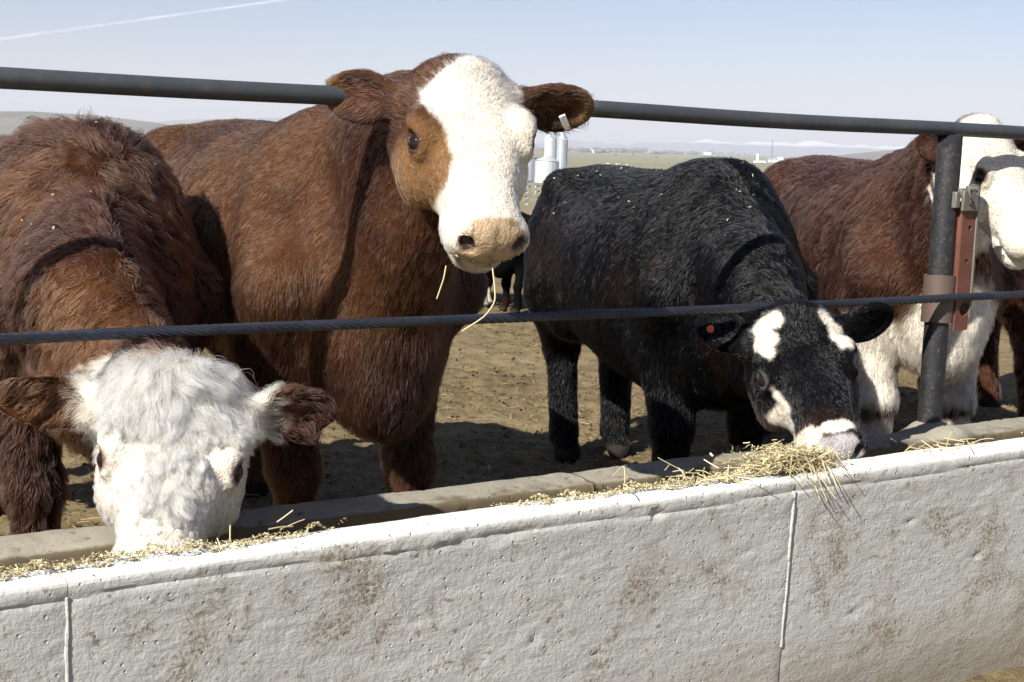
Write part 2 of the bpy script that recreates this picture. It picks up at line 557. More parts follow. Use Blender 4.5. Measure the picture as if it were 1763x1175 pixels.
def feed_height(a, b):
    base = np.interp(b, [2.29, 2.315, 2.38, 2.46, 2.6, 2.70], [0.486, 0.480, 0.43, 0.36, 0.28, 0.25])
    amt = np.interp(a, [-1, 0.2, 0.75, 1.0, 1.2, 1.45, 1.6, 1.9, 2.2, 2.38, 2.45, 2.7, 3.2, 5.4], [.9, 1, 1, .85, .25, .3, .9, 1, 1, .9, .3, .4, .5, .5])
    return base - (1 - amt) * 0.07, amt
rngf = np.random.default_rng(3)
def feed_sampler(n):
    a = rngf.uniform(-0.9, 5.2, n)
    b = 2.255 + 0.44 * rngf.uniform(0, 1, n) ** 1.7
    z, amt = feed_height(a, b)
    edge = 2.345 - 0.075 * amt + 0.014 * vnoise(np.stack([a * 14, 0 * a, 0 * a], -1))
    keep = b > edge
    a, b, z = a[keep], b[keep], z[keep]
    z = np.maximum(z, np.where(b < 2.315, 0.491, 0)) + 0.010 * vnoise(np.stack([a * 30, b * 30, 0 * a], -1)) + rngf.uniform(0, .006, len(a))
    return Bp(a, b, z)
V, Fc = flakes(115000, feed_sampler, 0.0027, rngf)
tag(raw('chopped_feed', V, Fc, None, M['feed'], False), 'pale chopped grain feed heaped along the inside of the bunk', 'feed', None, 'stuff')
# bed of feed below the loose chips
a = np.arange(-0.95, 5.3, 0.02); b = np.arange(2.325, 2.71, 0.012)
A, Bb = np.meshgrid(a, b)
zz, amt = feed_height(A, Bb)
P = Bp(A, Bb, zz - 0.012 + 0.008 * vnoise(np.stack([A * 25, Bb * 25, 0 * A], -1)))
na = len(a)
j, i = np.meshgrid(np.arange(len(b) - 1), np.arange(na - 1), indexing='ij')
q = np.stack([j * na + i, j * na + i + 1, (j + 1) * na + i + 1, (j + 1) * na + i], -1).reshape(-1, 4)
M['feedbed'] = plain('feed_bed', (0.30, 0.24, 0.12), 0.9, 0, 0.5, 60, 0.004, 0.2)
tag(raw('feed_bed', P.reshape(-1, 3), q, None, M['feedbed']), 'packed feed lying in the trough of the bunk', 'feed', None, 'stuff')

def straw_tubes(mb, P0, D, L, r, droop, rng, seg=3):
    for p, d, l, rr, dr in zip(P0, D, L, r, droop):
        k = rng.normal(size=3) * 0.12
        pts = []
        for s in np.linspace(0, 1, seg + 1):
            pts.append(p + d * l * s + np.array([0, 0, -1.0]) * dr * l * s * s + k * l * s * (1 - s))
        mb.tube(pts, rr, 4)
# hay pile on the wall top by the black calf's muzzle
ha, hz = bunk_hit(1370, 815, FW)
rngh = np.random.default_rng(5)
mb = MB()
n = 400
aa = ha + 0.045 + 0.048 * rngh.normal(size=n)
bb = 2.25 + np.abs(rngh.normal(size=n)) * 0.055
hh = 0.492 + 0.055 * np.exp(-((aa - ha - 0.03) / 0.085) ** 2) * rngh.uniform(0.1, 1, n)
D = unit(np.stack([rngh.normal(size=n) * 1.0, -np.abs(rngh.normal(size=n)) * 0.35 + 0.12, rngh.normal(size=n) * 0.22], -1))
Dw = D[:, :1] * BW + D[:, 1:2] * BN + D[:, 2:] * np.array([0, 0, 1.0])
straw_tubes(mb, Bp(aa, bb, hh), Dw, 0.012 + 0.075 * rngh.uniform(0, 1, n) ** 3, rngh.uniform(0.0005, 0.0012, n), rngh.uniform(0, 0.25, n), rngh)
# the stems that hang out over the face of the wall
n = 15
aa = ha + 0.03 + rngh.uniform(-0.05, 0.12, n)
D = unit(np.stack([rngh.uniform(-0.1, 0.75, n), -rngh.uniform(0.2, 0.7, n), -rngh.uniform(0.3, 1.0, n)], -1))
Dw = D[:, :1] * BW + D[:, 1:2] * BN + D[:, 2:] * np.array([0, 0, 1.0])
straw_tubes(mb, Bp(aa, 2.238 + rngh.uniform(0, .02, n), 0.495 + rngh.uniform(0, .035, n)), Dw, 0.03 + 0.075 * rngh.uniform(0, 1, n) ** 1.5, rngh.uniform(0.0006, 0.0014, n), rngh.uniform(0, 0.3, n), rngh)
# loose stems further along
for px, py, n in ((1180, 838, 16), (1280, 818, 26), (1590, 784, 10), (1630, 790, 10), (1100, 846, 6), (450, 940, 6)):
    a0, _ = bunk_hit(px, py, 2.30)
    aa = a0 + rngh.normal(size=n) * 0.04
    D = unit(rngh.normal(size=(n, 3)) * np.array([1, .8, .35]))
    Dw = D[:, :1] * BW + D[:, 1:2] * BN + D[:, 2:] * np.array([0, 0, 1.0])
    straw_tubes(mb, Bp(aa, 2.30 + rngh.normal(size=n) * 0.03, 0.497 + rngh.uniform(0, .014, n)), Dw, rngh.uniform(0.02, 0.07, n), rngh.uniform(0.0008, 0.0016, n), 0 * aa, rngh)
V_, F_ = flakes(4200, lambda n: Bp(ha + 0.045 + 0.052 * rngh.normal(size=n), 2.26 + np.abs(rngh.normal(size=n)) * 0.04, 0.495 + 0.042 * rngh.uniform(0, 1, n) * np.exp(-(rngh.normal(size=n) * 0.5) ** 2)), 0.0034, rngh)
mb.add(V_, F_)
hay = mb.build('hay_pile', M['hay'], None)
tag(hay, 'tuft of dry yellow hay spilling over the bunk edge under the black calf', 'hay', None, 'stuff')

# ---- litter, clods
rngl = np.random.default_rng(9)
mb = MB()
n = 2200
a = rngl.uniform(0.2, 4.6, n); b = 2.9 + np.abs(rngl.normal(size=n)) * 1.1
P = Bp(a, b, 0 * a)
P[:, 2] = pen_relief(P[:, 0], P[:, 1]) + 0.022
D = unit(rngl.normal(size=(n, 3)) * np.array([1, 1, .12]))
straw_tubes(mb, P, D, rngl.uniform(0.02, 0.09, n), rngl.uniform(0.0008, 0.002, n), 0 * a, rngl, 2)
tag(mb.build('straw_litter', M['litter'], None), 'scattered straw trodden into the pen dirt', 'straw', None, 'stuff')
def clod_sampler(n):
    a = rngl.uniform(-0.5, 6.0, n); b = 2.88 + rngl.uniform(0, 1, n) ** 1.6 * 6.5
    P = Bp(a, b, 0 * a)
    P[:, 2] = pen_relief(P[:, 0], P[:, 1]) + 0.014 + np.minimum(0, land_z(P[:, 1]))
    return P
V, Fc = flakes(14000, clod_sampler, 0.011, rngl)
tag(raw('dirt_clods', V, Fc, None, M['dirt'], False), 'crumbled dry clods strewn over the pen dirt', 'clods', None, 'stuff')

# =================================================================== rail, cable, post
def steel(name, base, rough, metal, rust, amt, scale=40):
    m, nt, b = mat_new(name)
    co = obj_co(nt)
    f = noise_fac(nt, co, scale, 6, 0.7)
    g = noise_fac(nt, co, scale * 0.22, 4, 0.6)
    c = mixc(nt, ramp(nt, f, [(0.54, (0,) * 3), (0.64, (amt,) * 3)]), base, rust)
    c = mixc(nt, ramp(nt, g, [(0.4, (0,) * 3), (0.7, (0.35,) * 3)]), c, tuple(1.8 * x + 0.02 for x in base))
    nt.links.new(c, b.inputs['Base Color'])
    b.inputs['Roughness'].default_value = rough
    b.inputs['Metallic'].default_value = metal
    bump(nt, b, [(f, 0.0008)])
    return m
M['rail'] = steel('weathered_pipe', (0.055, 0.062, 0.070), 0.55, 0.35, (0.10, 0.085, 0.07), 0.5, 30)
M['post'] = steel('tarred_post', (0.010, 0.0105, 0.0125), 0.55, 0.0, (0.075, 0.062, 0.05), 0.8, 110)
M['cable'] = steel('wire_rope', (0.050, 0.056, 0.075), 0.42, 0.75, (0.09, 0.08, 0.075), 0.3, 60)
M['redoxide'] = steel('red_oxide_bar', (0.125, 0.045, 0.029), 0.6, 0.15, (0.10, 0.075, 0.06), 0.5, 45)
M['sleeve'] = steel('worn_sleeve', (0.10, 0.072, 0.058), 0.6, 0.2, (0.15, 0.055, 0.035), 0.8, 14)
M['galv'] = steel('grey_bracket', (0.14, 0.135, 0.115), 0.6, 0.3, (0.10, 0.07, 0.045), 0.7, 60)
M['bead'] = steel('weld', (0.05, 0.045, 0.04), 0.7, 0.3, (0.1, 0.06, 0.03), 0.6, 60)

RB = 2.835
a = np.linspace(-2.2, 7.5, 120)
za = 1.291 + 0.004 * np.sin(a * 1.3) + 0.002 * np.sin(a * 4.1)
rail = MB().tube(Bp(a, RB + 0.004 * np.sin(a * 2.2), za), 0.0208, 20).build('pipe_rail', M['rail'])
tag(rail, 'dark steel pipe rail running above the cattle across the picture', 'rail')

post = empty('fence_post', Bp(PA, 2.815, 0.39))
tag(post, 'black weathered pipe post with red arm standing on the bunk curb', 'post')
def local_to(o, parent):
    o.parent = parent
    o.matrix_parent_inverse = Matrix.Translation(-parent.location)
    return o
# pipe with a coped top under the rail
n, rows = 28, 46
V, Fc = [], []
for i in range(rows):
    for k in range(n):
        th = 2 * math.pi * k / n
        da, db = math.cos(th), math.sin(th)
        top = 1.272 - 0.055 * max(0.0, -da * 0.9 - db * 0.1) ** 2
        z = 0.375 + (top - 0.375) * i / (rows - 1)
        r = 0.0355 + 0.0006 * vnoise(np.array([da * 3, db * 3, z * 9]))
        V.append(Bp(PA + r * da, 2.815 + r * db, z))
for i in range(rows - 1):
    for k in range(n):
        Fc.append((i * n + k, i * n + (k + 1) % n, (i + 1) * n + (k + 1) % n, (i + 1) * n + k))
Fc.append(tuple(range(n - 1, -1, -1)))
Fc.append(tuple((rows - 1) * n + k for k in range(n)))
o = raw('pipe', V, Fc, None, M['post']); local_to(o, post)
o.data.set_sharp_from_angle(angle=math.radians(50))
# sleeve clamped round the pipe, worn red
z0, z1 = 0.722, 0.862
ring = [(0.040, z0), (0.0465, z0), (0.0465, z1), (0.040, z1)]
V, Fc = [], []
for r, z in ring:
    for k in range(32):
        th = 2 * math.pi * k / 32
        V.append(Bp(PA + r * math.cos(th), 2.815 + r * math.sin(th), z + 0.002 * math.sin(th * 2)))
for i in range(4):
    for k in range(32):
        k2 = (k + 1) % 32; i2 = (i + 1) % 4
        Fc.append((i * 32 + k, i * 32 + k2, i2 * 32 + k2, i2 * 32 + k))
sl = raw('sleeve', V, Fc, None, M['sleeve']); local_to(sl, post); sl.data.set_sharp_from_angle(angle=math.radians(40))
RZ = np.array([[BW[0], BN[0], 0], [BW[1], BN[1], 0], [0, 0, 1.0]])
pb = 2.815
def bbox(mb, a0, a1, b0, b1, z0, z1):
    return mb.box((a0, b0, z0), (a1, b1, z1), RZ)
# flat arm with two bolt holes and a notch for the cable: built round its holes
def holed_plate(a0, a1, z0, z1, b0, b1, holes):
    bm = bmesh.new()
    vs = [bm.verts.new(Bp(*p)) for p in ((a0, b0, z0), (a1, b0, z0), (a1, b0, z1), (a0, b0, z1))]
    edges = [bm.edges.new((vs[i], vs[(i + 1) % 4])) for i in range(4)]
    for ha_, hz_, hr in holes:
        hv = [bm.verts.new(Bp(ha_ + hr * math.cos(t), b0, hz_ + hr * math.sin(t))) for t in np.linspace(0, 2 * math.pi, 12, endpoint=False)]
        edges += [bm.edges.new((hv[i], hv[(i + 1) % 12])) for i in range(12)]
    bmesh.ops.triangle_fill(bm, edges=edges, use_beauty=True)
    ex = bmesh.ops.extrude_face_region(bm, geom=list(bm.faces))
    for v in ex['geom']:
        if isinstance(v, bmesh.types.BMVert):
            v.co += Vector(BN) * (b1 - b0)
    bmesh.ops.recalc_face_normals(bm, faces=bm.faces)
    me = bpy.data.meshes.new('arm_plate'); bm.to_mesh(me); bm.free()
    return put('arm_plate', me, None, [M['redoxide']], False)
ap = holed_plate(PA + 0.022, PA + 0.080, 0.700, 1.085, pb - 0.048, pb - 0.040, [(PA + 0.058, 1.003, 0.0075), (PA + 0.055, 0.905, 0.0065), (PA + 0.060, 0.762, 0.021)])
local_to(ap, post)
fl = MB(); bbox(fl, PA + 0.0802, PA + 0.0885, pb - 0.052, pb - 0.004, 0.735, 1.125)
local_to(fl.build('arm_flange', M['galv'], None, True, 0.002), post)
fl = MB(); bbox(fl, PA + 0.022, PA + 0.029, pb - 0.0398, pb + 0.004, 0.73, 1.08)
local_to(fl.build('arm_web', M['redoxide'], None, True, 0.0015), post)
# latch block at the head of the arm with its wire pin
fl = MB(); bbox(fl, PA + 0.008, PA + 0.074, pb - 0.060, pb - 0.0485, 1.052, 1.113); bbox(fl, PA + 0.008, PA + 0.079, pb - 0.0484, pb - 0.020, 1.090, 1.118)
bbox(fl, PA - 0.012, PA + 0.0078, pb - 0.048, pb - 0.030, 1.060, 1.108)
latch = fl.build('latch_block', M['galv'], None, True, 0.003); local_to(latch, post)
th = np.linspace(-0.4, math.pi * 1.35, 22)
pts = Bp(PA + 0.040 + 0.021 * np.cos(th), pb - 0.068 - 0.004 * np.sin(th * 2), 1.108 + 0.022 * np.sin(th))
pts = np.vstack([pts, Bp(PA + 0.036, pb - 0.067, 1.082)[None], Bp(PA + 0.042, pb - 0.060, 1.074)[None]])
local_to(MB().tube(pts, 0.0022, 8).build('wire_pin', M['galv'], None), post)
bol = MB().cyl(Bp(PA + 0.040, pb - 0.066, 1.075), Bp(PA + 0.040, pb - 0.052, 1.075), 0.008, n=10).build('bolt', M['bead'], None); local_to(bol, post)
wl = MB().tube(Bp(PA + 0.036 * np.cos(np.linspace(0, 6.28, 20)), 2.815 + 0.036 * np.sin(np.linspace(0, 6.28, 20)), 0.394 + 0 * np.linspace(0, 1, 20)), 0.005, 8).build('weld_bead', M['bead'], None)
local_to(wl, post)

# wire rope: six laid strands, threaded through the arm
KB = pb - 0.053
cz = [bunk_hit(px, py, KB)[1] for px, py in ((0, 587), (900, 546), (1763, 508))]
cable = empty('steel_cable', Bp(PA, KB, cz[1]))
tag(cable, 'dark twisted steel cable stretched in front of the cattle at neck height', 'cable')
s = np.arange(-1.6, 6.4, 0.0105)
for k in range(6):
    ph = 2 * math.pi * k / 6 + 2 * math.pi * s / 0.135
    zc = np.interp(s, [-1.6, 0.69, 1.9, 3.75, 6.4], [cz[0], cz[0], cz[1], cz[2], cz[2]]) + 0.003 * np.sin(s * 1.9)
    pts = Bp(s, KB + 0.0070 * np.cos(ph), zc + 0.0070 * np.sin(ph))
    local_to(MB().tube(pts, 0.0052, 7).build('strand', M['cable'], None), cable)

# =================================================================== cattle
class Field:
    def __init__(self, lo, hi, h):
        self.lo = np.asarray(lo, float); self.h = h
        n = np.ceil((np.asarray(hi) - self.lo) / h).astype(int) + 1
        self.ax = [self.lo[i] + h * np.arange(n[i]) for i in range(3)]
        self.F = np.full(tuple(n), 0.12, np.float32)
    def region(self, lo, hi):
        sl = []
        for i in range(3):
            a = int(np.clip(math.floor((lo[i] - self.lo[i]) / self.h), 0, self.F.shape[i] - 1))
            b = int(np.clip(math.ceil((hi[i] - self.lo[i]) / self.h) + 1, a + 1, self.F.shape[i]))
            sl.append(slice(a, b))
        g = np.meshgrid(self.ax[0][sl[0]], self.ax[1][sl[1]], self.ax[2][sl[2]], indexing='ij')
        return tuple(sl), np.stack(g, -1)
    def op(self, fn, lo, hi, k, sub=False):
        m = k + 0.03
        sl, P = self.region(np.asarray(lo) - m, np.asarray(hi) + m)
        d = fn(P)
        A = self.F[sl]
        if sub:
            d = -d
            hh = np.clip(0.5 - 0.5 * (A - d) / k, 0, 1)      # smooth max
            R = A + (d - A) * hh + k * hh * (1 - hh)
        else:
            hh = np.clip(0.5 + 0.5 * (d - A) / k, 0, 1)
            R = d + (A - d) * hh - k * hh * (1 - hh)
        self.F[sl] = R
    def cone(self, a, b, ra, rb, k=0.05, side=None, squash=1.0, sub=False):
        a = np.asarray(a, float); b = np.asarray(b, float)
        ab = b - a; L2 = float(ab @ ab)
        def fn(P):
            q = P - a
            t = np.clip((q @ ab) / L2, 0, 1)
            r = q - t[..., None] * ab
            if side is not None:
                c = r @ side
                r = r + c[..., None] * side * (1 / squash - 1)
            d = np.linalg.norm(r, axis=-1) - (ra + (rb - ra) * t)
            return d if side is None else d * min(1.0, squash)
        R = max(ra, rb) * max(1.0, squash)
        self.op(fn, np.minimum(a, b) - R, np.maximum(a, b) + R, k, sub)
    def ell(self, c, axes, rad, k=0.03, sub=False):
        c = np.asarray(c, float); axes = np.asarray(axes, float); rad = np.asarray(rad, float)
        def fn(P):
            q = (P - c) @ axes.T
            r = np.linalg.norm(q / rad, axis=-1)
            return np.linalg.norm(q, axis=-1) * (1 - 1 / np.maximum(r, 1e-3)) if not sub else (r - 1) * rad.min()
        R = rad.max()
        self.op(fn, c - R, c + R, k, sub)
    def loft(self, org, n, s, u, st, p=2.2, k=0.05):
        """st rows: t, centre_u, half_width, up, down"""
        st = np.asarray(st, float); org = np.asarray(org, float)
        def fn(P):
            q = P - org
            t = q @ n; y = q @ s; z = q @ u
            tc = np.clip(t, st[0, 0], st[-1, 0])
            c, w, up, dn = (np.interp(tc, st[:, 0], st[:, j]) for j in range(1, 5))
            zz = z - c
            hz = np.where(zz > 0, up, dn)
            r = ((np.abs(y) / w) ** p + (np.abs(zz) / hz) ** p) ** (1 / p)
            L = np.hypot(y, zz)
            dl = np.where(r > 1e-3, L * (1 - 1 / np.maximum(r, 1e-3)), -np.minimum(w, hz))
            dl = np.maximum(dl, -np.minimum(w, hz))
            dt = np.abs(t - tc)
            return np.where(dt > 0, np.hypot(np.maximum(dl, 0), dt), dl)
        corners = []
        for row in st:
            for yy in (-row[2], row[2]):
                for zz in (row[1] + row[3], row[1] - row[4]):
                    corners.append(org + n * row[0] + s * yy + u * zz)
        corners = np.array(corners)
        self.op(fn, corners.min(0), corners.max(0), k)

def surface_nets(Fd, lo, h):
    S = Fd < 0
    sh = np.array(Fd.shape) - 1
    def cr(A, dx, dy, dz):
        return A[dx:dx + sh[0], dy:dy + sh[1], dz:dz + sh[2]]
    cnt = np.zeros(sh, np.uint8)
    offs = [(dx, dy, dz) for dx in (0, 1) for dy in (0, 1) for dz in (0, 1)]
    for o in offs:
        cnt += cr(S, *o)
    idx = np.argwhere((cnt > 0) & (cnt < 8))
    val = np.stack([Fd[idx[:, 0] + o[0], idx[:, 1] + o[1], idx[:, 2] + o[2]] for o in offs], 1).astype(float)
    acc = np.zeros((len(idx), 3)); c = np.zeros(len(idx))
    O = np.array(offs, float)
    for i in range(8):
        for j in range(i + 1, 8):
            if abs(O[i] - O[j]).sum() == 1:
                a, b = val[:, i], val[:, j]
                m = (a < 0) != (b < 0)
                t = np.where(m, a / np.where(m, a - b, 1), 0)
                acc += np.where(m[:, None], O[i] + t[:, None] * (O[j] - O[i]), 0)
                c += m
    V = lo + h * (idx + acc / c[:, None])
    imap = np.full(sh, -1, np.int64)
    imap[idx[:, 0], idx[:, 1], idx[:, 2]] = np.arange(len(idx))
    quads = []
    for ax in range(3):
        a1, a2 = (ax + 1) % 3, (ax + 2) % 3
        s0 = [slice(None)] * 3; s1 = [slice(None)] * 3
        s0[ax] = slice(0, -1); s1[ax] = slice(1, None)
        A, Bv = S[tuple(s0)], S[tuple(s1)]
        for inside, flip in ((A & ~Bv, False), (~A & Bv, True)):
            e = np.argwhere(inside)
            ok = (e[:, a1] > 0) & (e[:, a2] > 0) & (e[:, a1] < sh[a1]) & (e[:, a2] < sh[a2])
            e = e[ok]
            q = []
            for d1, d2 in ((1, 1), (0, 1), (0, 0), (1, 0)):
                cc = e.copy(); cc[:, a1] -= d1; cc[:, a2] -= d2
                q.append(imap[cc[:, 0], cc[:, 1], cc[:, 2]])
            q = np.stack(q, 1)
            quads.append(q[:, ::-1] if flip else q)
    Q = np.vstack(quads)
    return V, Q[(Q >= 0).all(1)]

def smooth_mesh(V, Q, it, lam=0.5):
    E = np.vstack([Q[:, [0, 1]], Q[:, [1, 2]], Q[:, [2, 3]], Q[:, [3, 0]]])
    deg = np.bincount(E.ravel(), minlength=len(V)).astype(float)
    for _ in range(it):
        acc = np.stack([np.bincount(E[:, 0], V[E[:, 1], k], len(V)) + np.bincount(E[:, 1], V[E[:, 0], k], len(V)) for k in range(3)], -1)
        V = V + lam * (acc / np.maximum(deg, 1)[:, None] - V)
    return V

def mesh_normals(V, Q):
    n = np.cross(V[Q[:, 2]] - V[Q[:, 0]], V[Q[:, 3]] - V[Q[:, 1]])
    N_ = np.stack([np.bincount(Q.ravel(), np.repeat(n[:, k], 4), len(V)) for k in range(3)], -1)
    return unit(N_), 0.5 * np.linalg.norm(n, axis=1)

# ---- coat and hide materials
def hide_mat():
    m, nt, b = mat_new('hide')
    at_ = nt.nodes.new('ShaderNodeAttribute'); at_.attribute_name = 'tint'
    sk = nt.nodes.new('ShaderNodeAttribute'); sk.attribute_name = 'bare'
    co = obj_co(nt)
    nf = noise_fac(nt, co, 70, 4, 0.6)
    c = mixc(nt, ramp(nt, nf, [(0.3, (0.0,) * 3), (0.7, (0.35,) * 3)]), at_.outputs['Color'], (0, 0, 0), 'MIX')
    c2 = mixc(nt, sk.outputs['Fac'], c, at_.outputs['Color'])
    nt.links.new(c2, b.inputs['Base Color'])
    sp_ = nt.nodes.new('ShaderNodeMapRange'); sp_.inputs['To Min'].default_value = 0.04; sp_.inputs['To Max'].default_value = 0.45
    nt.links.new(sk.outputs['Fac'], sp_.inputs['Value']); nt.links.new(sp_.outputs[0], b.inputs['Specular IOR Level'])
    mr = nt.nodes.new('ShaderNodeMapRange')
    mr.inputs['To Min'].default_value = 0.85; mr.inputs['To Max'].default_value = 0.42
    nt.links.new(sk.outputs['Fac'], mr.inputs['Value'])
    nt.links.new(mr.outputs[0], b.inputs['Roughness'])
    vor = nt.nodes.new('ShaderNodeTexVoronoi'); vor.inputs['Scale'].default_value = 190
    nt.links.new(co, vor.inputs['Vector'])
    bump(nt, b, [(nf, 0.004), (vor.outputs['Distance'], 0.0012)])
    return m
M['hide'] = hide_mat()

def hair_mat(name, rough=0.42, rad=0.5, coat=0.0, ior=1.5):
    m = bpy.data.materials.new(name); m.use_nodes = True
    nt = m.node_tree; nt.nodes.clear()
    out = nt.nodes.new('ShaderNodeOutputMaterial')
    h = nt.nodes.new('ShaderNodeBsdfHairPrincipled')
    h.parametrization = 'COLOR'
    h.inputs['Roughness'].default_value = rough
    h.inputs['Radial Roughness'].default_value = rad
    h.inputs['Coat'].default_value = coat
    h.inputs['IOR'].default_value = ior
    h.inputs['Random Roughness'].default_value = 0.3
    a = nt.nodes.new('ShaderNodeAttribute'); a.attribute_name = 'tint'
    nt.links.new(a.outputs['Color'], h.inputs['Color'])
    nt.links.new(h.outputs[0], out.inputs['Surface'])
    return m
M['hair'] = hair_mat('coat_hair')
M['blackhair'] = hair_mat('glossy_black_hair', 0.28, 0.4, 0.0, 1.42)
M['whitehair'] = hair_mat('curly_hair', 0.5, 0.6)

def eye_mat():
    m, nt, b = mat_new('eye')
    b.inputs['Base Color'].default_value = (0.012, 0.008, 0.006, 1)
    b.inputs['Roughness'].default_value = 0.05
    b.inputs['Specular IOR Level'].default_value = 0.3
    co = obj_co(nt)
    nt.links.new(ramp(nt, noise_fac(nt, co, 40), [(0.3, (0.006, 0.005, 0.004)), (0.7, (0.02, 0.012, 0.008))]), b.inputs['Base Color'])
    return m
M['eye'] = eye_mat()

TRUNK = [(-1.235, 0.98, 0.06, 0.08, 0.10), (-1.19, 0.96, 0.14, 0.16, 0.18), (-1.10, 0.94, 0.215, 0.235, 0.26), (-0.95, 0.905, 0.262, 0.285, 0.33), (-0.76, 0.885, 0.288, 0.305, 0.31),
         (-0.55, 0.86, 0.315, 0.320, 0.33), (-0.35, 0.85, 0.325, 0.325, 0.35), (-0.17, 0.85, 0.305, 0.335, 0.365), (-0.02, 0.86, 0.275, 0.335, 0.37), (0.12, 0.85, 0.225, 0.28, 0.345), (0.22, 0.82, 0.15, 0.2, 0.26), (0.29, 0.79, 0.07, 0.09, 0.14)]
HEAD = [(-0.022, -0.075, 0.045, 0.035, 0.05), (0.0, -0.08, 0.080, 0.066, 0.08), (0.04, -0.088, 0.097, 0.082, 0.09), (0.10, -0.095, 0.105, 0.093, 0.105), (0.16, -0.098, 0.108, 0.097, 0.118),
        (0.21, -0.092, 0.101, 0.091, 0.118), (0.27, -0.083, 0.083, 0.081, 0.098), (0.32, -0.074, 0.067, 0.072, 0.078), (0.37, -0.066, 0.061, 0.064, 0.060), (0.41, -0.061, 0.062, 0.059, 0.048), (0.440, -0.058, 0.057, 0.053, 0.042), (0.462, -0.058, 0.048, 0.041, 0.034), (0.474, -0.058, 0.028, 0.024, 0.02)]

